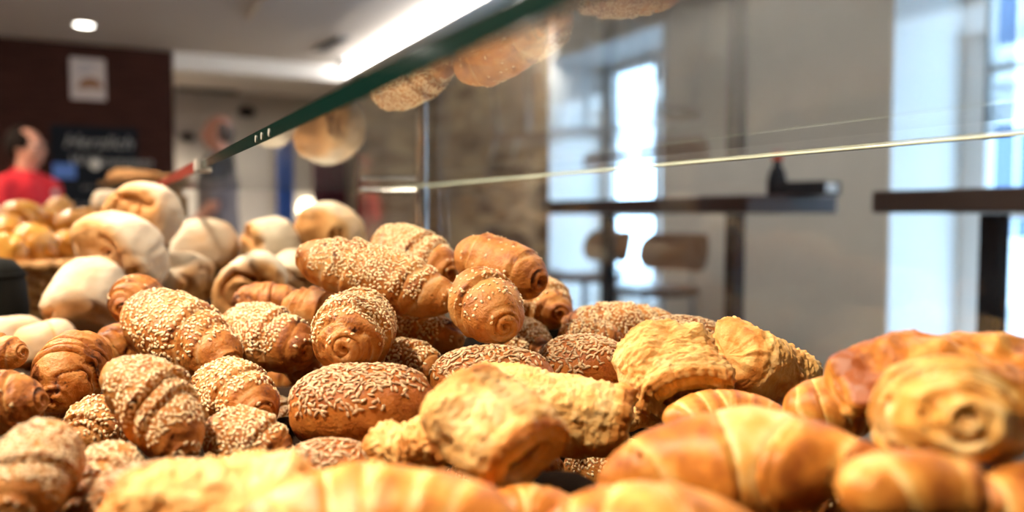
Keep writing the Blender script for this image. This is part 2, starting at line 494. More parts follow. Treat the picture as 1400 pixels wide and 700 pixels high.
def shape_cheese(L, W, H, seed, amp=1.0, bend=0.0, mouth=0.0, lumpy=1.0):
    """cheese-crusted pastry roll: soft box section, crumbly top, cut ends with a recess for the filling"""
    nb, nt = 110, 110
    th = np.linspace(0, 2 * np.pi, nt, endpoint=False)[None, :]
    s = np.linspace(-1, 1, nb)[:, None]
    ex = 2 / 2.35
    cy = np.sign(np.sin(th)) * np.abs(np.sin(th)) ** ex * W / 2
    cz = np.sign(np.cos(th)) * np.abs(np.cos(th)) ** ex * H / 2
    f = 0.86 + 0.14 * np.clip(1 - np.abs(s) ** 3.5, 0, 1) ** 0.5
    X = s * (L / 2 - 0.004) + 0 * th
    G0 = np.stack([X, cy * f, cz * f], -1)
    n = grid_normals(G0)
    top = sstep(-0.5, 0.2, n[..., 2])
    d = 0.0045 * lumpy * fbm(G0 * 45, seed, 2) + amp * top * (0.0030 * np.abs(fbm(G0 * 170, seed + 3, 2)) + 0.0020 * np.abs(fbm(G0 * 330, seed + 4, 2)) + 0.004 * fbm(G0 * 60, seed + 14, 2))
    G0 = G0 + n * d[..., None]
    bake = 0.34 + 0.38 * fbm(G0 * 28, seed + 5, 3) + 0.26 * (1 - top) - 0.30 * (np.abs(fbm(G0 * 170, seed + 3, 2)) - 0.22) + 0.35 * sstep(0.80, 1.0, np.abs(s))
    rows = [(G0, bake)]
    rho = np.concatenate([np.linspace(0.97, 0.72, 6), np.linspace(0.66, 0.05, 8)])[:, None, None]
    for side, idx in ((-1, 0), (1, -1)):
        ring = G0[idx][None]
        ctr = ring.mean(1, keepdims=True)
        sq_ = 1 - 0.30 * sstep(1.0, 0.72, rho[..., 0])[..., None]
        C = ctr + (ring - ctr) * rho * np.concatenate([np.ones_like(sq_), 1 - 0.18 * sstep(1.0, 0.72, rho), sq_], -1)
        C[..., 2] -= H * 0.06 * sstep(1.0, 0.72, rho[..., 0])
        dep = 0.006 * np.sqrt(np.clip(1 - rho[..., 0] ** 2, 0, 1)) * sstep(0.6, 0.9, rho[..., 0]) + mouth * (0.003 * np.sin(rho[..., 0] * 60) * sstep(0.68, 0.75, rho[..., 0]) - 0.009 * sstep(0.82, 0.62, rho[..., 0])) + (1 - mouth) * 0.008 * np.sqrt(np.clip(1 - rho[..., 0] ** 2, 0, 1))
        C[..., 0] += side * dep
        C[..., 0] += 0.0012 * fbm(C * 200, seed + 6, 2)
        bk = (0.18 + 0.3 * sstep(0.75, 0.6, rho[..., 0])) * mouth + (1 - mouth) * 0.42 + 0.35 * sstep(0.85, 1.0, rho[..., 0]) + 0.3 * fbm(C * 40, seed + 9, 3)
        rows.insert(0, (C[::-1], bk[::-1])) if side < 0 else rows.append((C, bk))
    G = np.concatenate([q[0] for q in rows]); bake = np.concatenate([q[1] for q in rows])
    u = G[..., 0] / (L / 2)
    G[..., 2] -= bend * u ** 2
    return G, dict(bake=bake), None

def shape_croissant(L, R, seed, arc=0.5, seg=7, ridge=0.07, blunt=0.25, flat=0.85, lump=0.26):
    """bent, ridged pastry tapering to both tips"""
    nb, nt = 150, 64
    th = np.linspace(0, 2 * np.pi, nt, endpoint=False)[None, :]
    s = np.linspace(-0.995, 0.995, nb)[:, None]
    r = R * (blunt + (1 - blunt) * np.clip(1 - np.abs(s) ** 1.9, 0, 1) ** 0.8) * np.clip(1 - np.abs(s) ** 14, 0, 1) ** 0.5
    w = np.abs(s) * seg / 2 + 0.32 * np.sin(th + seed) + 0.10 * np.sin(2 * th + 2 * seed) + 0.3 + 0.25 * np.sin(5 * s + seed)
    fr = w % 1.0
    prof = (1 - fr) ** 0.7 - 0.5
    gr = np.exp(-((fr - 0.06) / 0.06) ** 2) + np.exp(-((fr - 1.0) / 0.05) ** 2)
    r = r * (1 + ridge * prof - 0.05 * gr)
    bake = 0.48 + 0.26 * np.exp(-((fr - 0.3) / 0.22) ** 2) - 0.38 * np.exp(-((fr - 0.93) / 0.10) ** 2)
    A = arc * 2
    if abs(arc) > 1e-3:
        rad = L / A
        ang = s * A / 2
        cx = rad * np.sin(ang); cyc = rad * (np.cos(ang) - 1)
        nx, ny = np.sin(ang), np.cos(ang)
    else:
        cx = s * L / 2; cyc = 0 * s; nx = 0 * s; ny = 1 + 0 * s
    X = cx + nx * r * np.sin(th); Y = cyc + ny * r * np.sin(th); Z = flat * r * np.cos(th)
    G = np.stack([X, Y, Z + 0 * X], -1)
    G[..., 1] -= (G[..., 1].max() + G[..., 1].min()) / 2
    n = grid_normals(G)
    G = G + n * (lump * R * fbm(G * 19, seed, 3) + 0.02 * R * fbm(G * 90, seed + 2, 2))[..., None]
    z = G[..., 2]
    zb = -0.55 * R
    G[..., 2] = np.where(z < zb, zb + (z - zb) * 0.3, z)
    bake = bake + 0.42 * fbm(G * 26, seed + 5, 3) + 0.10 * n[..., 2] - 0.05
    return G, dict(bake=bake), None

def shape_knot(R, seed):
    """small golden knotted roll"""
    nu, nt = 48, 56
    a = np.linspace(0.04, np.pi - 0.04, nu)[:, None]
    th = np.linspace(0, 2 * np.pi, nt, endpoint=False)[None, :]
    lob = np.cos(3 * th + 2.4 * np.cos(a) + seed)
    r = R * (1 + (0.17 * np.abs(lob) - 0.10) * np.sin(a) ** 1.2)
    G = np.stack([r * np.sin(a) * np.cos(th), r * np.sin(a) * np.sin(th), 0.78 * r * np.cos(a)], -1)
    G = G * (1 + 0.07 * fbm(G * 24, seed, 2))[..., None]
    G[..., 2] = np.where(G[..., 2] < -0.5 * R, -0.5 * R + (G[..., 2] + 0.5 * R) * 0.3, G[..., 2])
    bake = 0.38 + 0.25 * np.abs(lob) * np.sin(a) - 0.15 + 0.22 * fbm(G * 20, seed + 4, 2)
    return G[::-1], dict(bake=bake[::-1]), None

# ---------------------------------------------------------------- seeds
def seed_template(kind):
    if kind == 'sesame':
        prof = [(-0.5, 0.0), (-0.34, 0.52), (-0.05, 0.86), (0.22, 0.72), (0.42, 0.30), (0.5, 0.0)]
        Ls, Ws, Hs, k = 0.0039, 0.00155, 0.0008, 6
    else:
        prof = [(-0.5, 0.0), (-0.36, 0.62), (0.0, 1.0), (0.34, 0.7), (0.5, 0.0)]
        Ls, Ws, Hs, k = 0.0056, 0.0014, 0.0008, 6
    V = [(prof[0][0] * Ls, 0, 0)]
    for x, r in prof[1:-1]:
        for j in range(k):
            t = 2 * math.pi * j / k
            V.append((x * Ls, r * Ws * math.cos(t), r * Hs * math.sin(t)))
    V.append((prof[-1][0] * Ls, 0, 0))
    Fc = []
    m = len(prof) - 2
    for j in range(k):
        j2 = (j + 1) % k
        Fc.append((0, 1 + j2, 1 + j, 1 + j))
        for i in range(m - 1):
            a = 1 + i * k
            Fc.append((a + j, a + j2, a + k + j2, a + k + j))
        a = 1 + (m - 1) * k
        Fc.append((a + j, a + j2, len(V) - 1, len(V) - 1))
    return np.array(V), Fc

def scatter(G, mask, kind, seed, density, lift=0.0003, tilt=0.25, spacing=None):
    """seeds strewn over a grid where the mask lets them stick; returns verts, faces, tint"""
    rg = np.random.default_rng(seed + 1000)
    n = grid_normals(G)
    Gn = np.roll(G, -1, 1)
    A = np.linalg.norm(np.cross(G[1:] - G[:-1], (Gn - G)[:-1]), axis=-1)
    w = A * mask[:-1]
    tot = w.sum()
    N = int(tot * density * 2.2)
    if N < 2:
        return None
    ii = rg.choice(w.size, N, p=(w / tot).ravel())
    iu, iv = np.unravel_index(ii, w.shape)
    fu, fv = rg.random(N)[:, None], rg.random(N)[:, None]
    iv2 = (iv + 1) % G.shape[1]
    lerp = lambda H: (H[iu, iv] * (1 - fu) + H[iu + 1, iv] * fu) * (1 - fv) + (H[iu, iv2] * (1 - fu) + H[iu + 1, iv2] * fu) * fv
    Pp, Nn = lerp(G), lerp(n)
    Nn /= np.linalg.norm(Nn, axis=1, keepdims=True)
    sp = spacing or (0.0024 if kind == 'sesame' else 0.0025)
    cells, keep = {}, []
    limit = int(tot * density)
    for k in range(N):
        c = tuple(np.floor(Pp[k] / sp).astype(int))
        ok = True
        for dx in (-1, 0, 1):
            for dy in (-1, 0, 1):
                for dz in (-1, 0, 1):
                    q = cells.get((c[0] + dx, c[1] + dy, c[2] + dz))
                    if q is not None and ((Pp[q] - Pp[k]) ** 2).sum() < sp * sp:
                        ok = False
        if ok:
            cells[c] = k
            keep.append(k)
            if len(keep) >= limit:
                break
    Pp, Nn = Pp[keep], Nn[keep]
    N = len(keep)
    rv = rg.normal(size=(N, 3)) + np.array([0.9, 0, 0])
    T = rv - Nn * (rv * Nn).sum(1, keepdims=True)
    T /= np.linalg.norm(T, axis=1, keepdims=True)
    Nt = Nn + rg.normal(size=(N, 3)) * tilt
    Nt = Nt - T * (Nt * T).sum(1, keepdims=True)
    Nt /= np.linalg.norm(Nt, axis=1, keepdims=True)
    B = np.cross(Nt, T)
    tv, tf = seed_template(kind)
    scl = rg.uniform(0.82, 1.15, N)[:, None, None]
    V = Pp[:, None] + Nn[:, None] * lift + scl * (tv[None, :, 0:1] * T[:, None] + tv[None, :, 1:2] * B[:, None] + tv[None, :, 2:3] * Nt[:, None])
    m = len(tv)
    Fc = []
    for f in tf:
        f = list(dict.fromkeys(f))
        Fc.append(f)
    tri = [f for f in Fc if len(f) == 3]; quad = [f for f in Fc if len(f) == 4]
    off = (np.arange(N) * m)[:, None, None]
    T3 = (np.array(tri)[None] + off).reshape(-1, 3)
    Q4 = (np.array(quad)[None] + off).reshape(-1, 4)
    faces = T3.tolist() + Q4.tolist()
    tint = np.repeat(rg.beta(3.0, 1.8, N), m)
    return V.reshape(-1, 3), faces, tint
# ---------------------------------------------------------------- the breads: (key, shape, end A, end B (pixels), depth, half depth difference, width px, options, label)
SETTLE = {}     # each piece settled along its line of sight until it touches its neighbours without sinking into them
SETTLE = {'k1': 1.0395, 'k2': 1.0529, 'k3': 0.9405, 'k4': 1.0671, 'k5': 0.9466, 'k6': 1.0385, 'k7': 0.9945, 'k8': 1.1215, 'k9': 1.1538, 'k9b': 1.0688, 'k10': 0.9402, 'k11': 0.9923, 'k12': 0.9782, 'k14': 1.0089, 'k15': 0.8301, 'k17': 0.934, 'k18': 1.0946, 'k19': 1.0278, 'k20': 0.9819, 'k22': 0.9344, 'k23': 1.1528, 'k25': 0.994, 'k26': 0.9687, 'g1': 1.0082, 'g2': 0.9632, 'g3': 0.9931, 'g4': 0.9643, 'g5': 0.9, 'c1': 0.9039, 'c0': 0.9273, 'c2': 0.9583, 'c3': 0.9919, 'c4': 1.0188, 'c5': 1.0234, 'd7': 0.9281, 'c6': 0.9405, 'd2': 0.9759, 'd4': 0.9204, 'd5': 0.9658, 'd6': 1.0289, 'd8': 0.985, 'd9': 0.8844, 's1': 0.9121, 'b1': 0.9362, 'b2': 0.9864, 'b3': 0.9576, 'b5': 1.0212, 'b10': 0.9947, 'n1': 1.0426, 'n2': 1.0316, 'n3': 0.9753, 'n4': 1.0278, 'n5': 0.9699, 'n6': 0.9663, 'n7': 1.0294, 'n8': 1.0381, 'n9': 0.994, 'n11': 1.0511}
ROLLS = [
 ('k1', 418, 350, 612, 410, .760, .030, 80, dict(sd=1.0), 'long sesame roll across the top of the pile, bare blunt end to the right'),
 ('k2', 522, 334, 614, 374, .850, .050, 78, dict(sd=.9), 'sesame roll at the very top of the pile, directly behind the long one'),
 ('k3', 634, 346, 738, 385, .840, .045, 74, dict(sd=.03, steps=((.60, .05),)), 'smooth tan roll almost without seeds, hole in its end, top right of the pile'),
 ('k4', 712, 396, 764, 430, .850, .055, 68, dict(sd=.45), 'roll showing a coiled end, tucked under the smooth tan roll'),
 ('k5', 640, 392, 690, 446, .750, .045, 86, dict(sd=.16, steps=((.25, .09),)), 'pale lightly seeded roll with a round spiral end, below the smooth tan roll'),
 ('k6', 525, 440, 626, 466, .780, .025, 58, dict(sd=.55), 'shaded sesame roll wedged beneath the long top roll'),
 ('k7', 498, 432, 470, 476, .690, .050, 98, dict(sd=.85), 'sesame roll turned end on, coiled end facing out below the long top roll'),
 ('k8', 318, 446, 414, 480, .700, .035, 82, dict(sd=1.0), 'sesame roll with dense pale seeds and a bare rounded tip, left of the end-on roll'),
 ('k9', 190, 424, 314, 500, .650, .040, 94, dict(sd=.5), 'large plump sesame roll with a spiral tip, on top of the pile at left'),
 ('k9b', 205, 398, 168, 424, .800, .030, 64, dict(sd=.06), 'small ridged roll end peeping out behind the large plump sesame roll'),
 ('k10', 168, 494, 262, 612, .585, .025, 98, dict(sd=1.1, steps=((.16, .12), (.55, .12)), bend=.25), 'twisted sesame roll pointing down towards the viewer, three seeded bands'),
 ('k11', 288, 522, 357, 566, .650, .040, 88, dict(sd=.6), 'brown sesame roll with a puckered tip, under the large plump roll'),
 ('k12', 122, 470, 74, 548, .690, .035, 84, dict(sd=.0, crack=1, steps=((.42, .06),), rough=1.5), 'brown cracked roll without seeds, left of the twisted sesame roll'),
 ('k13', -60, 492, 30, 482, .640, .010, 54, dict(sd=.0), 'smooth dark roll tip with a dimple, at the left edge under the floury bun'),
 ('k14', -70, 562, 56, 548, .560, .000, 86, dict(sd=.04, steps=((.7, .04),)), 'smooth orange brown roll with few seeds, entering at the left edge'),
 ('k15', 78, 588, 14, 705, .530, .035, 106, dict(sd=.95, steps=((.22, .11),)), 'big seeded roll in the bottom left corner'),
 ('k16', 152, 552, 108, 628, .620, .025, 76, dict(sd=.5), 'orange roll with a seeded ridge, half under the twisted sesame roll'),
 ('k17', 168, 622, 108, 704, .530, .035, 84, dict(sd=.6), 'small seeded roll with a curled tip, beside the bottom left corner roll'),
 ('k18', 190, 464, 140, 492, .740, .025, 62, dict(sd=.0, crack=1, rough=2.0), 'torn rough brown roll between the cracked roll and the plump one'),
 ('k19', 512, 484, 604, 512, .720, .015, 62, dict(sd=.9), 'dark seeded roll in the shade behind the big grain roll'),
 ('k20', 700, 448, 744, 486, .830, .030, 54, dict(sd=.9), 'seeded roll in the gap behind the pale spiral roll'),
 ('k21', 392, 418, 474, 428, .850, .010, 58, dict(sd=.0), 'smooth brown roll with a scorched top, behind the end-on sesame roll'),
 ('k21b', 326, 412, 412, 414, .930, .010, 46, dict(sd=.0, crack=1, rough=1.8), 'cracked orange roll lying in front of the floury buns'),
 ('k22', 285, 586, 392, 628, .610, .010, 84, dict(sd=1.1), 'densely seeded roll in shadow under the puckered roll'),
 ('k23', 402, 486, 440, 512, .720, .020, 56, dict(sd=.5), 'roll almost hidden in the dark gap below the end-on sesame roll'),
 ('k25', 772, 446, 925, 446, .830, .005, 60, dict(sd=.8), 'pale sesame roll lying lengthways at the far right of the pile'),
 ('k26', 765, 462, 850, 468, .800, .010, 56, dict(sd=.6, crack=1), 'seeded roll with a split ridge, right behind the small round grain roll'),
]
OVALS = [
 ('g1', 398, 562, 595, 552, .610, .000, 132, 'large oval grain roll in the middle of the pile, brown side showing'),
 ('g2', 588, 520, 758, 520, .680, .000, 98, 'seed topped oval roll just behind the cheese pastries'),
 ('g3', 737, 498, 863, 504, .720, .010, 92, 'small round grain roll between the spiral rolls and the cheese pastry on the right'),
 ('g4', 382, 645, 518, 642, .560, .000, 84, 'grain roll in shadow below the large oval one'),
 ('g5', 118, 690, 305, 658, .500, .000, 92, 'blurred grain roll at the bottom, in front of the twisted sesame roll'),
 ('g6', 868, 462, 992, 462, .770, .000, 62, 'grain topped roll behind the cheese pastry, against the front glass'),
]
PASTRIES = [   # key, A, B, d, dd, W, H, opts, label
 ('c1', 628, 542, 728, 626, .520, .022, .076, .050, dict(), 'cheese crusted pastry with its dark filling showing at the near cut end'),
 ('c0', 515, 625, 612, 606, .550, .005, .042, .036, dict(amp=1.7), 'crumbly end of a cheese pastry, below the large oval grain roll'),
 ('c2', 640, 540, 858, 582, .600, .010, .062, .054, dict(), 'pale cheese crusted pastry lying crosswise in front of the grain rolls'),
 ('c3', 900, 476, 944, 548, .620, .028, .080, .056, dict(amp=1.3), 'cheese pastry with an open end, leaning at the right of the small grain roll'),
 ('c4', 1000, 484, 1084, 524, .650, -.022, .062, .054, dict(amp=1.3), 'cheese crusted pastry nearest the front glass'),
 ('c5', 820, 566, 905, 556, .640, .000, .040, .030, dict(amp=1.3), 'scrap of cheese pastry showing between two larger ones'),
 ('d7', 1156, 514, 1500, 502, .510, .000, .064, .030, dict(amp=.5, lumpy=2.6, bend=.010), 'brown topped flaky pastry lying behind the coiled danish'),
 ('c6', 172, 706, 432, 690, .420, .000, .052, .046, dict(amp=1.5), 'blurred pale cheese pastry in the foreground, bottom left of the croissants'),
]
CROISSANTS = [   # key, A, B, d, dd, width px, opts, label
 ('d1', 900, 568, 1078, 566, .560, .000, 78, dict(arc=.3, seg=5, ridge=.035), 'small golden croissant peeping over the large one'),
 ('d2', 826, 640, 1240, 622, .420, .025, 150, dict(arc=.40, seg=5, blunt=.22, ridge=.075), 'large golden croissant in the foreground, pointed tip to the left'),
 ('d3', 735, 738, 1040, 745, .350, .000, 180, dict(arc=.2, seg=4), 'blurred golden croissant closest to the viewer at the bottom edge'),
 ('d4', 318, 716, 700, 702, .380, .000, 158, dict(arc=.3, seg=5), 'blurred orange croissant at the bottom, left of the closest one'),
 ('d5', 640, 706, 800, 700, .440, .000, 92, dict(arc=.1, seg=4), 'pale croissant showing in the gap between two foreground croissants'),
 ('d6', 1075, 562, 1215, 552, .520, .000, 96, dict(arc=.2, seg=4, ridge=.045), 'golden croissant end left of the coiled danish'),
 ('d8', 1150, 668, 1345, 664, .335, .000, 118, dict(arc=.15, seg=2, blunt=.6), 'rolled pastry end in the foreground under the coiled danish'),
 ('d9', 1330, 690, 1520, 690, .390, .000, 120, dict(arc=.1, seg=4, blunt=.5), 'shaded croissant in the bottom right corner'),
]
SNAILS = [('s1', 1272, 562, 1322, 574, .430, .045, 205, 'coiled danish with a pale swirl at the right edge of the heap')]
BUNS = [   # key, centre, radius px, d, face (right, up, towards the viewer), thickness, faceness, label
 ('b1', 195, 297, 53, 1.24, (-.40, -.25, .90), .66, 1, 'floury bun crowning the bun heap, torn brown face and white rim'),
 ('b2', 168, 347, 66, 1.10, (-.35, -.50, .80), .66, 1, 'wide floury bun with a torn lip, second from the top of the heap'),
 ('b3', 122, 408, 58, 1.06, (.0, -.8, .5), .85, .8, 'large floury bun at the bottom left of the bun heap'),
 ('b4', 283, 337, 43, 1.34, (0, -1, .1), .84, .6, 'white floured bun with a split down the middle, right of the crowning bun'),
 ('b5', 250, 389, 42, 1.18, (.8, -.3, .3), .8, .8, 'white floured bun with an orange side, below the split bun'),
 ('b6', 370, 338, 47, 1.34, (-.75, -.30, .6), .78, 1, 'floury bun with a torn orange side, right of the split white bun'),
 ('b7', 345, 397, 52, 1.13, (.1, -.35, .95), .62, 1, 'brown bun with a thin white top, low in front of the bun heap'),
 ('b8', 453, 322, 46, 1.38, (-.35, -.30, .9), .8, 1, 'bun standing alone furthest right, white rim round an orange brown side'),
 ('b9', 402, 376, 36, 1.26, (0, -.6, .6), .8, 1, 'shaded brown bun between the alone standing bun and the low brown one'),
 ('b10', 62, 472, 46, .95, (.2, -1, 0), .75, .5, 'white floured bun low at the left, behind the cracked roll'),
 ('b11', 12, 462, 46, 1.02, (0, -1, 0), .7, .4, 'bright white bun at the left edge beside the black tub'),
 ('b12', 146, 275, 20, 1.75, (0, -1, 0), .8, .5, 'small bun far behind the crowning bun'),
 ('b13', 315, 360, 30, 1.48, (-.4, -.4, .6), .8, 1, 'brown bun in the gap behind the two split buns'),
]
KNOTS = [(30, 296, 28, 1.70), (66, 306, 27, 1.76), (104, 308, 27, 1.74), (48, 332, 29, 1.62), (90, 336, 27, 1.62), (4, 318, 28, 1.66),
         (8, 344, 26, 1.56), (128, 330, 24, 1.70), (80, 290, 22, 1.84), (-30, 320, 28, 1.66), (-25, 300, 26, 1.8), (120, 300, 20, 1.86)]
KNOT_LABEL = ['topmost golden knot roll in the wicker basket, below the man in red', 'golden knot roll in the middle of the basket heap', 'golden knot roll at the back right of the basket',
              'big golden knot roll at the basket rim, in the middle', 'golden knot roll at the basket rim, next to the torn bun', 'golden knot roll at the left edge, upper one',
              'golden knot roll at the left edge, lower one by the black tub', 'golden knot roll hard against the crowning buns', 'golden knot roll at the back of the basket under the chalkboard',
              'golden knot roll in the left end of the basket, front', 'golden knot roll in the left end of the basket, back', 'small golden knot roll in the back right corner of the basket']

def frame_xz(x, up):
    x = x / np.linalg.norm(x)
    y = np.cross(up, x); y /= np.linalg.norm(y)
    z = np.cross(x, y)
    return np.stack([x, y, z], 1)

def frame_z(z, hint=np.array([0.0, 0.0, 1.0])):
    z = z / np.linalg.norm(z)
    x = np.cross(hint, z)
    if np.linalg.norm(x) < 1e-3: x = np.array([1.0, 0, 0])
    x /= np.linalg.norm(x)
    return np.stack([x, np.cross(z, x), z], 1)

def place(o, c, Rm, s=1.0):
    m = Matrix.Identity(4)
    for i in range(3):
        for j in range(3):
            m[i][j] = float(Rm[i, j]) * s
        m[i][3] = float(c[i])
    o.matrix_world = m

BREAD = {}
def bread(key, name, G, att, mat, c, Rm, label, cat, group, seeds=None):
    V, q, A = close_grid(G, att)
    o = mesh_obj(name, V, q, mat, attrs=A)
    k = SETTLE.get(key, 1.0)
    place(o, CAM + (np.asarray(c) - CAM) * k, Rm, k)
    tag(o, label, cat, group)
    if seeds is not None:
        sv, sf, tint = seeds[0]
        so = mesh_obj(seeds[1], sv, sf, seeds[2], parent=o, attrs=dict(tint=tint), smooth=True)
        tag(so, kind='stuff')
    BREAD[key] = o
    return o

def ends(key, ax, ay, bx, by, d, dd):
    d0 = d
    a = P(ax, ay, d + dd); b = P(bx, by, d - dd)
    return a, b, d

UP = np.array([0, 0, 1.0])
FILL = []
FILL = [('s', 0.3778, 0.5456, 0.888, 4.9963, 0.2212, 0.9), ('s', 0.4391, 0.3783, 0.9084, 0.0824, -0.1416, 1.0), ('r', -0.0736, 0.8461, 0.9187, 0.8719, 0.0587, 1.0), ('r', 0.2152, 1.065, 0.8859, 5.4815, -0.1053, 1.0), ('s', 0.2789, 0.5532, 0.8989, 2.3436, -0.2206, 0.8), ('s', 0.167, 0.8548, 0.8823, 1.711, 0.141, 0.8)]
FILL_LABEL = {'s': 'dark seeded roll half buried in a gap low in the pile', 'r': 'plain brown roll half buried in a gap low in the pile'}
def filler_protos(with_seeds=True):
    out = {}
    for k, sd in (('s', .9), ('r', 0)):
        G, att, sm = shape_roll(.12, .027, 900 + len(out), bend=.1)
        out[k] = (G, att, scatter(G, sm, 'sesame', 900, 150000 * sd) if sd and with_seeds else None)
    return out

def build_fillers(with_seeds=True):
    pr = filler_protos(with_seeds)
    src = {}
    for i, (k, x, y, z, yaw, tilt, s) in enumerate(FILL):
        ax = np.array([math.cos(yaw) * math.cos(tilt), math.sin(yaw) * math.cos(tilt), math.sin(tilt)])
        Rm = frame_xz(ax, UP)
        if k not in src:
            G, att, sd = pr[k]
            o = bread('f%d' % i, 'seeded_roll' if k == 's' else 'rye_roll', G, att, M['rye'], np.array([x, y, z]), Rm, FILL_LABEL[k], 'bread roll', 'seeded rolls buried in the pile' if k == 's' else 'plain rolls buried in the pile',
                      (sd, 'sesame_seeds', M['sesame']) if sd is not None else None)
            src[k] = o
        else:
            o = src[k].copy(); COL.objects.link(o)
            for ch in src[k].children:
                c = ch.copy(); COL.objects.link(c); c.parent = o
            BREAD['f%d' % i] = o
        place(o, np.array([x, y, z]), Rm, s)

def build_breads(with_seeds=True):
    for i, (key, ax, ay, bx, by, d, dd, wpx, op, label) in enumerate(ROLLS):
        a, b, d = ends(key, ax, ay, bx, by, d, dd)
        op = dict(op); sd = op.pop('sd')
        L = np.linalg.norm(b - a) * 1.04; R = wpx * d / F / 2 * 1.10
        L = max(L, 2.2 * R)
        G, att, sm = shape_roll(L, R, 11 + i * 7, **op)
        Rm = frame_xz(b - a, UP - 0.25 * _fw)
        sds = None
        if sd > 0 and with_seeds:
            rs = scatter(G, sm, 'sesame', i, 150000 * min(sd, 1.1))
            if rs is not None: sds = (rs, 'sesame_seeds', M['sesame'])
        bread(key, 'seeded_roll' if sd > 0.1 else 'rye_roll', G, att, M['rye'], (a + b) / 2, Rm, label, 'bread roll', 'rolled up sesame and rye rolls in the pile', sds)
    for i, (key, ax, ay, bx, by, d, dd, wpx, label) in enumerate(OVALS):
        a, b, d = ends(key, ax, ay, bx, by, d, dd)
        L = np.linalg.norm(b - a); R = wpx * d / F / 2
        G, att, sm = shape_oval(L, R, 301 + i * 5, H=0.92)
        Rm = frame_xz(b - a, UP - 0.15 * _fw)
        sds = None
        if with_seeds:
            rs = scatter(G, sm, 'grain', 50 + i, 90000, tilt=0.55, lift=0.0006, spacing=0.0022)
            sds = (rs, 'grain_seeds', M['grainseed'])
        bread(key, 'grain_roll', G, att, M['grain'], (a + b) / 2, Rm, label, 'bread roll', 'oval grain rolls in the pile', sds)
    for i, (key, ax, ay, bx, by, d, dd, W, H, op, label) in enumerate(PASTRIES):
        a, b, d2 = ends(key, ax, ay, bx, by, d, dd)
        k = d2 / d
        G, att, _ = shape_cheese(np.linalg.norm(b - a), W * k, H * k, 401 + i * 3, mouth=1.0 if key in ('c1', 'c2', 'c3') else 0.0, **op)
        Rm = frame_xz(b - a, UP - 0.2 * _fw)
        if key == 'd7':
            top = grid_normals(G)[..., 2]
            bread(key, 'flaky_pastry', G, dict(bake=att['bake'] + .32 * sstep(-.1, .6, top) - .25 * sstep(.1, -.6, top)), M['butter'], (a + b) / 2, frame_xz(b - a, UP - .5 * _fw), label, 'pastry', None)
            continue
        o = bread(key, 'cheese_pastry', G, att, M['cheese'], (a + b) / 2, Rm, label, 'pastry', 'cheese crusted pastries')
        if key in ('c1', 'c2', 'c3'):
            # dark filling sitting in the recess of the near end
            xe = G[-1][..., 0].mean() + 0.0005
            sub = G[-1 - 7]
            cy, cz = sub[:, 1].mean(), sub[:, 2].mean()
            rho = np.linspace(1.0, 0.04, 12)[:, None]
            Y = cy + (sub[:, 1] - cy)[None] * rho; Z = cz + (sub[:, 2] - cz)[None] * rho
            X = np.full_like(Y, xe) + 0.006 * np.sqrt(np.clip(1 - rho ** 2, 0, 1))
            FG = np.stack([X, Y, Z], -1)
            FG[..., 0] += 0.002 * fbm(FG * 160, 9 + i, 2)
            back = FG[:1].copy(); back[..., 0] -= 0.004
            FG = np.concatenate([back, FG])
            V, q, A = close_grid(FG, {})
            mesh_obj('filling', V, q, M['filling'], parent=o)
    for i, (key, ax, ay, bx, by, d, dd, wpx, op, label) in enumerate(CROISSANTS):
        a, b, d = ends(key, ax, ay, bx, by, d, dd)
        op = dict(op); toast = op.pop('toast', 0.0)
        G, att, _ = shape_croissant(np.linalg.norm(b - a), wpx * d / F / 2, 501 + i * 4, **op)
        att['bake'] = att['bake'] + toast
        Rm = frame_xz(b - a, UP - 0.45 * _fw)
        bread(key, 'croissant', G, att, M['butter'], (a + b) / 2, Rm, label, 'croissant', 'croissants in front of the pile')
    for i, (key, ax, ay, bx, by, d, dd, wpx, label) in enumerate(SNAILS):
        a, b, d = ends(key, ax, ay, bx, by, d, dd)
        R = wpx * d / F / 2
        G, att, _ = shape_roll(max(np.linalg.norm(b - a), 2 * R), R, 633, steps=((.25, .06), (.6, .07)), endf=.80, spiral=.8, rough=1.8, hole=.10, dome=.7, flat=.74)
        bread(key, 'coiled_danish', G, dict(bake=att['bake'] - .16), M['butter'], (a + b) / 2, frame_xz(b - a, UP), label, 'pastry', None)
    for i, (key, cx, cy, rpx, d, fc, T, fa, label) in enumerate(BUNS):
        G, att, _ = shape_bun(rpx * d / F, 701 + i * 3, T=T, face=fa)
        zz = fc[0] * _rt + fc[1] * _up - fc[2] * _fw
        bread(key, 'floury_bun', G, att, M['wheat'], P(cx, cy, d), frame_z(zz, hint=np.array([0.1, 0.2, 1.0])), label, 'bread roll', 'floury buns in the heap')
    for i, (cx, cy, rpx, d) in enumerate(KNOTS):
        key = 'n%d' % i
        G, att, _ = shape_knot(rpx * d / F, 801 + i * 3)
        rr = np.random.default_rng(i)
        bread(key, 'knot_roll', G, att, M['golden'], P(cx, cy, d), frame_z(UP + rr.normal(size=3) * 0.45), KNOT_LABEL[i], 'bread roll', 'golden knot rolls in the wicker basket')
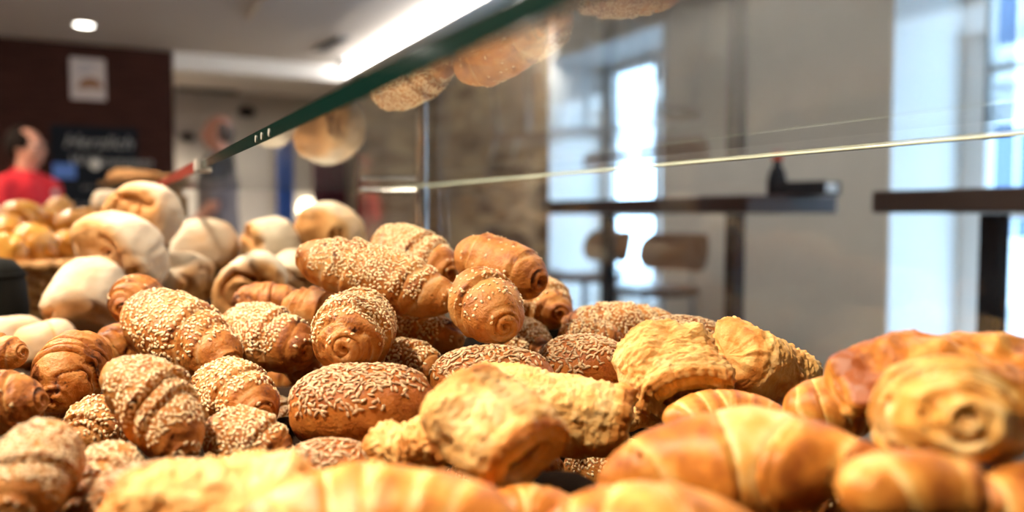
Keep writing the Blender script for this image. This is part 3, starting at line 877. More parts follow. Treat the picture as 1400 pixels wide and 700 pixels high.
# ---------------------------------------------------------------- setting materials
def glass_mat(name, tint, haze=0.03):
    """clear architectural glass: mirror share from Schlick's law, the rest passes straight through; faint smears scatter a little light"""
    m = bpy.data.materials.new(name); m.use_nodes = True
    nt = m.node_tree; L = nt.links.new
    for n in list(nt.nodes): nt.nodes.remove(n)
    out = nt.nodes.new('ShaderNodeOutputMaterial')
    ge = nt.nodes.new('ShaderNodeNewGeometry')
    dt = nt.nodes.new('ShaderNodeVectorMath'); dt.operation = 'DOT_PRODUCT'
    L(ge.outputs['Normal'], dt.inputs[0]); L(ge.outputs['Incoming'], dt.inputs[1])
    ab = nt.nodes.new('ShaderNodeMath'); ab.operation = 'ABSOLUTE'; L(dt.outputs['Value'], ab.inputs[0])
    om = nt.nodes.new('ShaderNodeMath'); om.operation = 'SUBTRACT'; om.inputs[0].default_value = 1; L(ab.outputs[0], om.inputs[1])
    pw = nt.nodes.new('ShaderNodeMath'); pw.operation = 'POWER'; L(om.outputs[0], pw.inputs[0]); pw.inputs[1].default_value = 5
    fr = nt.nodes.new('ShaderNodeMath'); fr.operation = 'MULTIPLY_ADD'; L(pw.outputs[0], fr.inputs[0]); fr.inputs[1].default_value = 0.9; fr.inputs[2].default_value = 0.04
    tr = nt.nodes.new('ShaderNodeBsdfTransparent'); tr.inputs[0].default_value = (*tint, 1)
    gl = nt.nodes.new('ShaderNodeBsdfGlossy'); gl.inputs['Roughness'].default_value = 0.012
    mx = nt.nodes.new('ShaderNodeMixShader'); L(fr.outputs[0], mx.inputs[0]); L(tr.outputs[0], mx.inputs[1]); L(gl.outputs[0], mx.inputs[2])
    df = nt.nodes.new('ShaderNodeBsdfTranslucent'); df.inputs[0].default_value = (0.8, 0.85, 0.9, 1)
    tc = nt.nodes.new('ShaderNodeTexCoord'); mp = nt.nodes.new('ShaderNodeMapping'); mp.inputs['Scale'].default_value = (3, 3, 9); mp.inputs['Rotation'].default_value = (0.5, 0.2, 0.3)
    nz = nt.nodes.new('ShaderNodeTexNoise'); nz.inputs['Scale'].default_value = 3.0; nz.inputs['Detail'].default_value = 7; nz.inputs['Distortion'].default_value = 1.2
    L(tc.outputs['Object'], mp.inputs[0]); L(mp.outputs[0], nz.inputs['Vector'])
    hz = nt.nodes.new('ShaderNodeMapRange'); L(nz.outputs['Fac'], hz.inputs['Value'])
    hz.inputs['From Min'].default_value = 0.40; hz.inputs['From Max'].default_value = 0.75; hz.inputs['To Min'].default_value = haze * 0.35; hz.inputs['To Max'].default_value = haze * 1.8
    m2 = nt.nodes.new('ShaderNodeMixShader'); L(hz.outputs[0], m2.inputs[0]); L(mx.outputs[0], m2.inputs[1]); L(df.outputs[0], m2.inputs[2])
    L(m2.outputs[0], out.inputs[0])
    return m

def emit(name, col, s):
    m, nt, b = new_mat(name)
    b.inputs['Base Color'].default_value = (*col, 1)
    b.inputs['Emission Color'].default_value = (*col, 1)
    b.inputs['Emission Strength'].default_value = s
    return m

M['glass'] = glass_mat('case_glass', (0.97, 0.985, 0.975), 0.007)
M['glass_edge'] = simple('green_glass_edge', (0.003, 0.022, 0.018), 0.12, spec=0.6)
M['glass_line'] = simple('polished_glass_edge', (0.55, 0.62, 0.52), 0.25)
M['window_glass'] = glass_mat('window_glass', (0.98, 0.99, 1.0), 0.0)
M['chrome'] = simple('chrome', (0.75, 0.75, 0.75), 0.15, metal=1)
M['steel'] = simple('brushed_steel', (0.45, 0.45, 0.46), 0.35, metal=1)
M['counter'] = simple('dark_counter_wood', (0.045, 0.022, 0.012), 0.5, bump=0.15, scale=20, vary=0.3, stretch=(1, 12, 1))
M['shelf'] = simple('dark_shelf', (0.018, 0.010, 0.006), 0.85, bump=0.1, scale=60, vary=0.3)
M['ceiling'] = simple('ceiling_paint', (0.62, 0.57, 0.52), 0.8, bump=0.04, scale=120)
M['white'] = simple('white_paint', (0.78, 0.78, 0.77), 0.6, bump=0.04, scale=90)
M['plaster'] = simple('grey_plaster', (0.56, 0.535, 0.50), 0.85, bump=0.12, scale=6, vary=0.10)
M['floor'] = simple('grey_floor', (0.22, 0.21, 0.20), 0.4, bump=0.05, scale=30, vary=0.15)
M['table'] = simple('dark_table_wood', (0.035, 0.016, 0.014), 0.45, bump=0.1, scale=14, vary=0.4, stretch=(10, 1, 10))
M['post'] = simple('black_metal_post', (0.006, 0.008, 0.014), 0.6, spec=0.1)
M['stool'] = simple('brown_bentwood', (0.13, 0.068, 0.038), 0.4, bump=0.08, scale=18, vary=0.25, stretch=(1, 8, 8))
M['blackp'] = simple('black_plastic', (0.006, 0.007, 0.007), 0.6, spec=0.15)
M['black'] = simple('black_slate', (0.012, 0.015, 0.021), 0.85, spec=0.12, vary=0.4, scale=6)
M['chalk'] = simple('chalk', (0.30, 0.31, 0.31), 0.9)
M['blue'] = simple('blue_card', (0.08, 0.20, 0.62), 0.6)
M['magnet'] = simple('white_magnet', (0.70, 0.70, 0.66), 0.4)
M['red'] = simple('red_polo_cloth', (0.62, 0.012, 0.025), 0.8, bump=0.2, scale=300)
M['navy'] = simple('navy_cloth', (0.012, 0.016, 0.028), 0.85, bump=0.2, scale=200)
M['grey_cloth'] = simple('grey_cloth', (0.16, 0.14, 0.15), 0.85, bump=0.2, scale=200)
M['skin'] = simple('skin', (0.50, 0.24, 0.17), 0.5, vary=0.08, scale=30)
M['hair'] = simple('dark_hair', (0.012, 0.008, 0.007), 0.8, spec=0.08, bump=0.5, scale=120, stretch=(1, 1, 6))
M['greyhair'] = simple('short_grey_hair', (0.085, 0.062, 0.052), 0.7, bump=0.5, scale=160)
M['lamp'] = emit('lamp_glow', (1.0, 0.94, 0.84), 14.0)
M['strip'] = emit('light_strip_glow', (1.0, 0.95, 0.90), 17.0)
M['warm_lamp'] = emit('warm_lamp_glow', (1.0, 0.86, 0.62), 6.0)
M['redreflection'] = simple('painted_red_reflection', (0.20, 0.022, 0.012), 0.35)  # red-brown colour imitating a reflection in the glass edge
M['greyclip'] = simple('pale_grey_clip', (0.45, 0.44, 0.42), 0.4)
M['facade'] = simple('pale_facade', (0.72, 0.72, 0.74), 0.9, vary=0.08, scale=3)
M['darkglass'] = simple('facade_window', (0.05, 0.10, 0.20), 0.15)
M['paving'] = simple('grey_paving', (0.35, 0.35, 0.36), 0.9, vary=0.2, scale=4)
M['crate'] = simple('pale_crate_wood', (0.36, 0.22, 0.11), 0.6, bump=0.2, scale=20, vary=0.25)

def wood_panel():
    m, nt, b = new_mat('dark_wood_panel')
    tc = nt.nodes.new('ShaderNodeTexCoord'); mp = nt.nodes.new('ShaderNodeMapping'); mp.inputs['Scale'].default_value = (0.7, 1, 9)
    nz = nt.nodes.new('ShaderNodeTexNoise'); nz.inputs['Scale'].default_value = 6; nz.inputs['Detail'].default_value = 6
    nt.links.new(tc.outputs['Object'], mp.inputs[0]); nt.links.new(mp.outputs[0], nz.inputs['Vector'])
    r = ramp(nt, [(0.3, (0.024, 0.009, 0.007)), (0.7, (0.060, 0.022, 0.016))]); nt.links.new(nz.outputs['Fac'], r.inputs[0])
    nt.links.new(r.outputs[0], b.inputs['Base Color']); b.inputs['Roughness'].default_value = 0.7; b.inputs['Specular IOR Level'].default_value = 0.12
    return m
M['panel'] = wood_panel()

def stone_wall():
    m, nt, b = new_mat('brown_rubble_stone')
    tc = nt.nodes.new('ShaderNodeTexCoord'); mp = nt.nodes.new('ShaderNodeMapping'); mp.inputs['Scale'].default_value = (3.2, 3.2, 8.0)
    nt.links.new(tc.outputs['Object'], mp.inputs[0])
    nzw = nt.nodes.new('ShaderNodeTexNoise'); nzw.inputs['Scale'].default_value = 1.5
    vo = nt.nodes.new('ShaderNodeTexVoronoi'); vo.inputs['Scale'].default_value = 1.0; vo.inputs['Randomness'].default_value = 0.9
    v2 = nt.nodes.new('ShaderNodeTexVoronoi'); v2.feature = 'DISTANCE_TO_EDGE'; v2.inputs['Randomness'].default_value = 0.9
    for v in (vo, v2):
        nt.links.new(mp.outputs[0], v.inputs['Vector']); v.inputs['Scale'].default_value = 1.0
    sx = nt.nodes.new('ShaderNodeSeparateColor'); nt.links.new(vo.outputs['Color'], sx.inputs[0])
    r = ramp(nt, [(0.0, (0.10, 0.06, 0.035)), (0.35, (0.26, 0.17, 0.095)), (0.65, (0.36, 0.27, 0.16)), (1.0, (0.20, 0.14, 0.10))])
    nt.links.new(sx.outputs[0], r.inputs[0])
    e = nt.nodes.new('ShaderNodeMapRange'); nt.links.new(v2.outputs['Distance'], e.inputs['Value']); e.inputs['From Max'].default_value = 0.09
    mx = nt.nodes.new('ShaderNodeMix'); mx.data_type = 'RGBA'; nt.links.new(e.outputs[0], mx.inputs['Factor'])
    mx.inputs['A'].default_value = (0.22, 0.17, 0.12, 1); nt.links.new(r.outputs[0], mx.inputs['B'])
    nt.links.new(mx.outputs['Result'], b.inputs['Base Color']); b.inputs['Roughness'].default_value = 0.9
    bp = nt.nodes.new('ShaderNodeBump'); bp.inputs['Strength'].default_value = 0.6; bp.inputs['Distance'].default_value = 0.03
    nt.links.new(e.outputs[0], bp.inputs['Height']); nt.links.new(bp.outputs[0], b.inputs['Normal'])
    return m
M['stone'] = stone_wall()

def struct(mb, name, mat, **k):
    return tag(mb.build(name, mat, **k), kind='structure')

# ---------------------------------------------------------------- room: X to the customers' side, Y along the counter
CEIL = 2.50
XW = 2.90        # window wall
YB = 7.47        # panelled back wall
YR = 9.6         # wall of the room beyond
XL, YN = -2.6, -2.2
struct(MB().box((XL - .2, YN - .2, -.1), (XW + .6, YR + .2, 0)), 'floor', M['floor'])
struct(MB().box((XL - .2, YN - .2, CEIL), (XW + .6, YR + .2, CEIL + .12)), 'ceiling', M['ceiling'])
struct(MB().box((XL - .2, YN - .2, 0), (XL, YR + .2, CEIL)), 'wall_left', M['panel'])
struct(MB().box((XL, YN - .2, 0), (XW + .6, YN, CEIL)), 'wall_near', M['plaster'])
XP = float(on_plane(237, 120, 1, YB)[0])
struct(MB().box((XL, YB, 0), (XP, YB + .18, CEIL)), 'wall_back', M['panel'])
struct(MB().box((XL, YR, 0), (XW + .6, YR + .2, CEIL)), 'wall_far', M['plaster'])
zb = float(on_plane(240, 93, 1, YB)[2])
struct(MB().box((XP, YB, zb), (XW, YB + .18, CEIL)), 'trim_1', M['white'])          # bulkhead carrying on from the panelled wall
xs0 = float(on_plane(485, 290, 1, YB)[0])
struct(MB().box((xs0, YB - .06, 0), (XW, YB - .001, CEIL)), 'wall_back_stone', M['stone'])
# window wall with two deep openings
def yat(px): return float(on_plane(px, 290, 0, XW)[1])
w1a, w1b = yat(905), yat(750)
w2b = yat(1213); w2a = w2b - 1.25
ztop = 1.10 + (294 - 33) / F * float(np.dot(on_plane(905, 290, 0, XW) - CAM, _fw))
TH = 0.56
stone_y = w1b
struct(MB().box((XW, stone_y, 0), (XW + TH, YR, CEIL)), 'wall_right_stone', M['stone'])
ym = MB()
for y0, y1 in ((w1a, w1b), (w2a, w2b)):
    ym.box((XW, y0, ztop), (XW + TH, y1, CEIL)).box((XW, y0, 0), (XW + TH, y1, 0.42))
ym.box((XW, w2b, 0), (XW + TH, w1a, CEIL)).box((XW, YN, 0), (XW + TH, w2a, CEIL))
struct(ym, 'wall_right', M['plaster'])
for k, (y0, y1) in enumerate(((w1a, w1b), (w2a, w2b))):
    # painted lining of the deep reveal
    rv = MB().box((XW + .002, y1 - .012, .432), (XW + TH, y1 + .0, ztop)).box((XW + .002, y0, .432), (XW + TH, y0 + .012, ztop))
    rv.box((XW + .002, y0 + .012, ztop - .012), (XW + TH, y1 - .012, ztop)).box((XW - .03, y0 + .012, .42), (XW + TH, y1 - .012, .445))
    struct(rv, 'trim_%d' % (k + 2), M['white'])
    xs = XW + TH - .10
    fr = MB()
    z0, z1 = .445, ztop - .012
    ya, yb_ = y0 + .012, y1 - .012
    w = .065
    fr.box((xs, ya, z0), (xs + .07, ya + w, z1), .006).box((xs, yb_ - w - .04, z0), (xs + .07, yb_, z1), .006)
    fr.box((xs, ya + w, z0), (xs + .07, yb_ - w, z0 + w), .006).box((xs, ya + w, z1 - w), (xs + .07, yb_ - w, z1), .006)
    yc = (ya + yb_) / 2
    fr.box((xs, yc - .035, z0 + w), (xs + .07, yc + .035, z1 - w), .006)
    for zz in (1.10, 1.72):
        fr.box((xs + .015, ya + w, zz - .016), (xs + .055, yb_ - w, zz + .016), .004)
    wf = struct(fr, 'window_%d' % (k + 1), M['white'])
    g = MB().box((xs + .03, ya + w * .5, z0 + w * .5), (xs + .036, yb_ - w * .5, z1 - w * .5)).build('pane', M['window_glass'], wf)
# outside: paving and the house across the street
struct(MB().box((XW + TH, -6, -.35), (16, 16, -.15)), 'street', M['paving'])
fb = empty('building', (11.0, 4.0, -.15))
tag(fb, 'pale house front across the street, seen through the windows', 'building')
MB().box((0, -9, 0), (1.0, 9, 8)).build('wall', M['facade'], fb)
for r in range(3):
    for c in range(7):
        y = -7.2 + c * 2.4; z = .9 + r * 2.6
        f = MB().box((-.08, y - .62, z - .08), (.02, y + .62, z + 1.7), .02).build('window', M['white'], fb)
        MB().box((-.10, y - .5, z + .04), (-.07, y - .03, z + 1.58)).box((-.10, y + .03, z + .04), (-.07, y + .5, z + 1.58)).build('pane', M['darkglass'], f)
MB().box((-.18, -9, 3.0), (0, 9, 3.25), .03).box((-.18, -9, 5.6), (0, 9, 5.85), .03).build('ledge', M['white'], fb)

# ---------------------------------------------------------------- lamps
def downlight(x, y, label, power=0.0, spot=1.2):
    e = empty('downlight', (x, y, CEIL))
    tag(e, label, 'ceiling lamp', 'round downlights in the ceiling')
    MB().lathe([(.062, 0), (.085, 0), (.085, -.008), (.062, -.004), (.062, 0)], seg=36).build('rim', M['white'], e, smooth=True)
    MB().lathe([(0, -.002), (.061, -.002), (.061, -.0005), (0, -.0005)], seg=36).build('lens', M['lamp'], e)
    if power:
        l = bpy.data.lights.new('downlight_beam', 'SPOT'); l.energy = power; l.color = (1.0, .82, .60)
        l.spot_size = spot; l.spot_blend = .6; l.shadow_soft_size = .06
        lo = bpy.data.objects.new('downlight_beam', l); COL.objects.link(lo); lo.parent = e
        lo.location = (0, 0, -.02)
        return e, lo
    return e, None
dp = on_plane(115, 34, 2, CEIL)
downlight(float(dp[0]), float(dp[1]), 'round bright downlight in the ceiling above the panelled wall')
SPOTS = [(-.65, .40, 245), (-.75, 1.75, 330), (-.60, 2.9, 150)]
AIMS = [(.25, .42), (.20, .95), (.15, 1.70)]
for k, (x, y, pw) in enumerate(SPOTS):
    e, lo = downlight(x, y, ['downlight over the near end of the counter', 'downlight over the middle of the counter', 'downlight over the bun heap'][k], pw, 1.25)
    aim = Vector((*AIMS[k], .95)) - Vector((x, y, CEIL))
    lo.rotation_euler = aim.to_track_quat('-Z', 'Y').to_euler()
for k, (x, y, lb_) in enumerate(((1.0, 1.0, 'added fill lamp over the aisle beside the counter, nearest'), (1.0, 3.4, 'added fill lamp over the aisle beside the counter, middle'), 
                             (-1.6, 2.4, 'added fill lamp behind the counter, nearer'), (-1.5, 4.6, 'added fill lamp behind the counter, by the man in red'), (-.4, 8.6, 'added fill lamp in the far room, hidden behind the panelled wall'), (-2.2, 6.4, 'added fill lamp in the corner of the panelled wall, behind the man in red'), (2.3, .2, 'added fill lamp over the right bar table'))):
    downlight(x, y, lb_, (110 if y < 3 else 260 if y < 8 else 600) if x < 0 else 45, 2.6)  # added unseen fill lamps that lift the general light of the room
for k, (x, y, tx, ty, pw, lb_) in enumerate(((1.75, 1.9, 2.9, 2.9, 38, 'added wall washing lamp above the bar tables, nearer one'), (1.75, 3.2, 2.9, 3.4, 30, 'added wall washing lamp above the bar tables, farther one'), (2.45, 4.6, 2.5, 7.4, 260, 'added fill lamp washing the brown stone wall'))):
    e_, lo = downlight(x, y, lb_, pw, 1.9)  # added unseen lamps that brighten the window wall and the stone wall
    lo.data.color = (1.0, .95, .88)
    lo.rotation_euler = (Vector((tx, ty, 1.3)) - Vector((x, y, CEIL))).to_track_quat('-Z', 'Y').to_euler()

e_, lo = downlight(-.9, 3.5, 'added fill lamp behind the counter, lighting the two men', 110, 1.5)  # added unseen lamp that brightens the two men's faces
lo.rotation_euler = (Vector((.3, 5.7, 1.5)) - Vector((-.9, 3.5, CEIL))).to_track_quat('-Z', 'Y').to_euler()

# long lit light box under the ceiling
a = on_plane(470, 107, 1, YB - .05)
lb = empty('light_box', (float(a[0]), YB - .05, CEIL))
tag(lb, 'long bright light box under the ceiling, running along the counter', 'ceiling lamp')
zl = float(a[2]) - CEIL
MB().box((.03, -6.4, zl), (.26, 0, 0), .008).build('housing', M['white'], lb)
MB().box((0, -6.38, zl + .02), (.028, -.02, -.02), .006).build('diffuser', M['strip'], lb)

# ceiling panel, slot vent, camera dome
pa = on_plane(338, 30, 2, CEIL - .05); pb = on_plane(440, 52, 2, CEIL - .05)
y1 = float(pa[1])
struct(MB().box((float(pa[0]), 1.6, CEIL - .05), (float(pb[0]), y1, CEIL), .006), 'trim_4', M['ceiling'])
va = on_plane(436, 68, 2, CEIL); vb = on_plane(470, 50, 2, CEIL)
sv = empty('slot_vent', (float(va[0]), float(va[1]), CEIL)); tag(sv, 'dark slot vent in the ceiling by the light box', 'vent')
dv = Vector((vb - va)[:2]); Lv = dv.length
sv.rotation_euler = (0, 0, math.atan2(dv.y, dv.x))
MB().box((-.02, -.06, -.012), (Lv + .02, .06, 0), .003).build('frame', M['steel'], sv)
sm_ = MB()
for k in range(4):
    sm_.box((0, -.045 + k * .024, -.016), (Lv, -.030 + k * .024, -.008))
sm_.build('slats', M['blackp'], sv)
ca = on_plane(467, 86, 1, YB - .35)
cd = empty('dome_camera', (float(ca[0]), float(ca[1]), CEIL)); tag(cd, 'small black dome camera on the ceiling near the bulkhead', 'security camera')
MB().lathe([(0, 0), (.055, 0), (.055, -.02), (0, -.02)], seg=24).build('base', M['white'], cd, smooth=True)
MB().lathe([(.048, -.021), (.046, -.045), (.034, -.066), (.015, -.075), (0, -.077)], seg=24).build('dome', M['blackp'], cd, smooth=True)

# ---------------------------------------------------------------- poster, chalkboard, far wall things
def wall_rect(px0, py0, px1, py1, Y):
    a = on_plane(px0, py0, 1, Y); b = on_plane(px1, py1, 1, Y)
    return float(a[0]), float(b[0]), float(b[2]), float(a[2])
x0, x1, z0, z1 = wall_rect(95, 78, 145, 138, YB)
po = empty('poster', ((x0 + x1) / 2, YB, (z0 + z1) / 2)); tag(po, 'small pale poster with a bread picture on the panelled wall', 'poster')
hw, hh = (x1 - x0) / 2, (z1 - z0) / 2
MB().box((-hw, -.012, -hh), (hw, -.001, hh), .002).build('sheet', simple('poster_paper', (.55, .50, .50), .7), po)
pm = MB()
pts = [(-hw * .55 + hw * 1.35 * t, -.0135, -hh * .45 + hh * .28 * math.sin(t * 3.0)) for t in np.linspace(0, 1, 9)]
pm.tube(pts, [hh * v for v in (.06, .16, .22, .25, .26, .25, .22, .16, .06)], 12)
pm.bm.transform(Matrix.Translation((0, -.0125, 0)) @ Matrix.Diagonal((1, .004 / (hh * .26) , 1, 1)) @ Matrix.Translation((0, .0135, 0)))
pm.build('bread_picture', simple('poster_print_brown', (.25, .12, .055), .7), po, smooth=True)
pl = MB()
for k, (a_, b_) in enumerate(((-.6, .5), (-.5, .35), (-.6, .1))):
    pl.box((hw * a_, -.0135, hh * (.68 - .2 * k)), (hw * b_, -.012, hh * (.74 - .2 * k)))
pl.build('lines_of_text', simple('poster_print_blue', (.20, .24, .36), .7), po)

x0, x1, z0, z1 = wall_rect(68, 170, 191, 306, YB - .04)
cb = empty('chalkboard_sign', (x0, YB, z1)); tag(cb, 'black chalkboard with chalk writing on the panelled wall', 'chalkboard')
W_, H_ = x1 - x0, z1 - z0
MB().box((0, -.03, -H_), (W_, -.002, 0), .004).build('board', M['black'], cb)
def chalk_text(t, u, v, size, shear=.3):
    c = bpy.data.curves.new('chalk_lettering', 'FONT'); c.body = t; c.size = size; c.shear = shear; c.extrude = .0006; c.offset = 0.001
    c.materials.append(M['chalk'])
    o = bpy.data.objects.new('chalk_lettering', c); COL.objects.link(o); o.parent = cb
    o.location = (u * W_, -.0318, -v * H_); o.rotation_euler = (math.pi / 2, 0, 0)
    bpy.context.view_layer.update()
    me = bpy.data.meshes.new_from_object(o.evaluated_get(bpy.context.evaluated_depsgraph_get()))
    loc, rot = o.location.copy(), o.rotation_euler.copy()
    bpy.data.objects.remove(o)
    o = bpy.data.objects.new('chalk_lettering', me); COL.objects.link(o); o.parent = cb; o.location = loc; o.rotation_euler = rot
chalk_text('Herzlich', .14, .22, .15)
chalk_text('Willkommen', .18, .40, .12)
rg = np.random.default_rng(3)
for (u, v, wd) in ((.34, .63, .34), (.12, .80, .5), (.16, .93, .55)):
    cm = MB(); xx = u
    while xx < u + wd:
        n = rg.integers(3, 7); ps = []
        for k in range(n * 2):
            ps.append((W_ * (xx + .016 * k), -.0312, -H_ * (v + rg.uniform(-.028, .028))))
        cm.tube(ps, .0035, 5)
        xx += .016 * n * 2 + .03
    cm.build('chalk_scribble', M['chalk'], cb, smooth=True)
bx0, bx1, bz0, bz1 = wall_rect(72, 223, 104, 244, YB - .045)
bc = MB().box((bx0, YB - .036, bz0), (bx1, YB - .0315, bz1), .001).build('card', M['blue']); tag(bc, 'small blue card stuck on the chalkboard', 'card')
mg = on_plane(130, 225, 1, YB - .045)
tag(MB().lathe([(0, 0), (.04, 0), (.04, .012), (.025, .018), (0, .018)], (float(mg[0]), YB - .0315, float(mg[2])), 24, (0, -1, 0)).build('magnet', M['magnet'], smooth=True),
    'round white magnet on the chalkboard beside the blue card', 'magnet')

x0, x1, z0, z1 = wall_rect(242, 119, 325, 128, YR - .06)
tag(MB().box((x0, YR - .10, z0), (x1, YR - .002, z1), .01).box((x0 + .02, YR - .115, z0 + .01), (x1 - .02, YR - .095, z1 - .01), .004).build('wall_bar', M['blackp']), 'long dark bar on the wall of the far room', 'wall rail')
for px, py, r in ((338, 153, .10), (257, 187, .08)):
    c = on_plane(px, py, 1, YR - .05)
    e = empty('wall_speaker', (float(c[0]), YR, float(c[2]))); tag(e, 'dark oval fitting on the far room wall, ' + ('right of the grey haired man' if px > 300 else 'left of the grey haired man'), 'wall speaker')
    MB().ball((0, -.03, 0), r, .028, r * .6).build('shell', M['greyclip'] if False else M['post'], e, smooth=True)
    MB().lathe([(0, 0), (r * .5, 0), (r * .5, .006), (0, .006)], (0, -.056, 0), 20, (0, -1, 0)).build('grille', M['blackp'], e)
# warm wall lamp in the far room, seen through the case
c = on_plane(420, 285, 1, YR - .1)
wl = empty('wall_lamp', (float(c[0]), YR, float(c[2]))); tag(wl, 'glowing round wall lamp low in the far room, seen through the glass', 'wall lamp')
MB().lathe([(0, 0), (.05, 0), (.05, .03), (0, .03)], (0, 0, 0), 20, (0, -1, 0)).build('bracket', M['steel'], wl, smooth=True)
MB().ball((0, -.12, 0), .115, .085, .115).build('globe', M['warm_lamp'], wl, smooth=True)
# doors / banners in the far room
for k, (pa_, pb_, mt, nm, lb_) in enumerate(((378, 402, M['blue'], 'blue_banner', 'narrow upright blue banner in the far room, seen through the glass'), (428, 474, simple('plum_cloth', (.16, .05, .09), .8), 'plum_curtain', 'plum coloured curtain in the far room beside the wall lamp'))):
    xa, xb = float(on_plane(pa_, 250, 1, YR - .3)[0]), float(on_plane(pb_, 250, 1, YR - .3)[0])
    cm = MB(); n = 9
    pts = [(xa + (xb - xa) * t / 40, YR - .30 + .025 * math.sin(t / 40 * n * 2 * math.pi)) for t in range(41)]
    cm.poly_prism(pts + [(p[0], p[1] + .012) for p in pts[::-1]], .02, 1.75)
    tag(cm.build(nm, mt, smooth=True), lb_, 'banner' if k == 0 else 'curtain')

# ---------------------------------------------------------------- display case
XA, XB_, ZG = .545, .112, 1.155
YG1 = 1.85
ZS = .86
case = empty('display_case', (0, 0, 0)); tag(case, 'bakery display case with a glass top and front over the breads', 'display case')
MB().box((-.72, -1.35, .06), (.56, 3.1, ZS - .03), .006).box((-.68, -1.3, 0), (.52, 3.06, .06)).build('cabinet', M['counter'], case)
MB().box((-.74, -1.37, ZS - .03), (.58, 3.12, ZS), .004).build('shelf', M['shelf'], case)
def slab(lo, hi, edge_axis):
    b = MB().box(lo, hi)
    o = b.build('glass_panel', [M['glass'], M['glass_edge'], M['glass_line']], case)
    return o
tg = slab((XB_, -1.3, ZG), (XA + .008, YG1, ZG + .0105), 0); tg.name = 'top_glass'
for p in tg.data.polygons:
    if abs(p.normal.z) < .5: p.material_index = 0 if p.normal.x > .5 else 1
fg = slab((XA, -1.3, ZS + .001), (XA + .008, YG1, ZG - .0022), 0); fg.name = 'front_glass'
for p in fg.data.polygons:
    if abs(p.normal.x) < .5: p.material_index = 1
MB().box((XA - .0005, -1.3, ZG - .002), (XA + .0085, YG1, ZG - .0002), .0004).build('polished_joint', M['glass_line'], case)
# red reflection painted as a strip, and pale clip, far along the top glass
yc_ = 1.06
MB().box((XB_ - .004, yc_, ZG - .002), (XB_ - .0003, YG1, ZG + .0125), .0008).build('red_reflection_strip', M['redreflection'], case)
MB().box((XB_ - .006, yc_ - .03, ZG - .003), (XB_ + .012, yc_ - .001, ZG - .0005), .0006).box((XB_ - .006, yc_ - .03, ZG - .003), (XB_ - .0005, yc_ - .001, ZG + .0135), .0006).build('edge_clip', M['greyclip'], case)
for k, yy in enumerate((.60, .63, .655)):
    MB().lathe([(0, 0), (.0028, 0), (.0028, .0004), (0, .0004)], (XB_ - .0002, yy, ZG + .005), 16, (-1, 0, 0)).build('etched_stamp', M['greyclip'], case)
# chrome support bracket under the top glass
py_ = XA / math.tan(HEAD + math.atan((592 - 700) / F))
MB().rod((XA - .022, py_, ZS), (XA - .022, py_, ZG - .004), .011, 20).build('support_post', M['chrome'], case, smooth=True)
MB().rod((XA - .022, py_, ZG - .012), (XA - .13, py_, ZG - .012), .004, 14).ball((XA - .132, py_, ZG - .012), .006, .006, .006).build('support_rod', M['chrome'], case, smooth=True)

# ---------------------------------------------------------------- bar tables and stools
XT = 2.06
def tab(ya, yb, posts, label):
    e = empty('bar_table', (XT, (ya + yb) / 2, 0)); tag(e, label, 'table', 'high bar tables along the windows')
    c = (ya + yb) / 2
    MB().box((-.21, ya - c, 1.105), (.21, yb - c, 1.165), .008).build('tabletop', M['table'], e)
    for y in posts:
        MB().box((-.026, y - c - .026, .012), (.026, y - c + .026, 1.103), .004).build('post', M['post'], e)
        MB().box((-.22, y - c - .22, 0), (.22, y - c + .22, .011), .004).build('base_plate', M['post'], e)
def yt(px, x=XT): return float(on_plane(px, 300, 0, x)[1])
tab(yt(1020, 1.85), yt(736, 1.85), (yt(1005), yt(832)), 'long dark bar table on two black posts before the grey wall and farther window')
tab(-.35, yt(1190, 1.85), (yt(1360), -.15), 'dark bar table on the right, in front of the nearer window')
def bottle():
    c = on_plane(1062, 262, 0, XT - .02)
    e = empty('bottle', (float(c[0]), float(c[1]), 1.1655)); tag(e, 'small dark bottle with an orange red cap on the long bar table', 'bottle')
    MB().lathe([(0, 0), (.030, 0), (.033, .01), (.032, .05), (.024, .085), (.014, .10), (.014, .12), (0, .12)], seg=24).build('body', M['post'], e, smooth=True)
    MB().lathe([(0, .12), (.018, .12), (.02, .135), (.016, .15), (0, .152)], seg=24).build('cap', simple('orange_red_cap', (.65, .09, .03), .5), e, smooth=True)
    c2 = on_plane(1092, 262, 0, XT + .03)
    e2 = empty('napkin_holder', (float(c2[0]) + .02, float(c2[1]) - .04, 1.1655), .3); tag(e2, 'low dark napkin holder beside the small bottle on the bar table', 'napkin holder')
    MB().box((-.06, -.07, 0), (.06, .07, .008), .002).box((-.06, -.07, .008), (-.052, .07, .045), .002).box((.052, -.07, .008), (.06, .07, .045), .002).build('holder', M['post'], e2)
    MB().box((-.048, -.065, .0085), (.048, .065, .038), .004).build('napkins', M['white'], e2)
bottle()

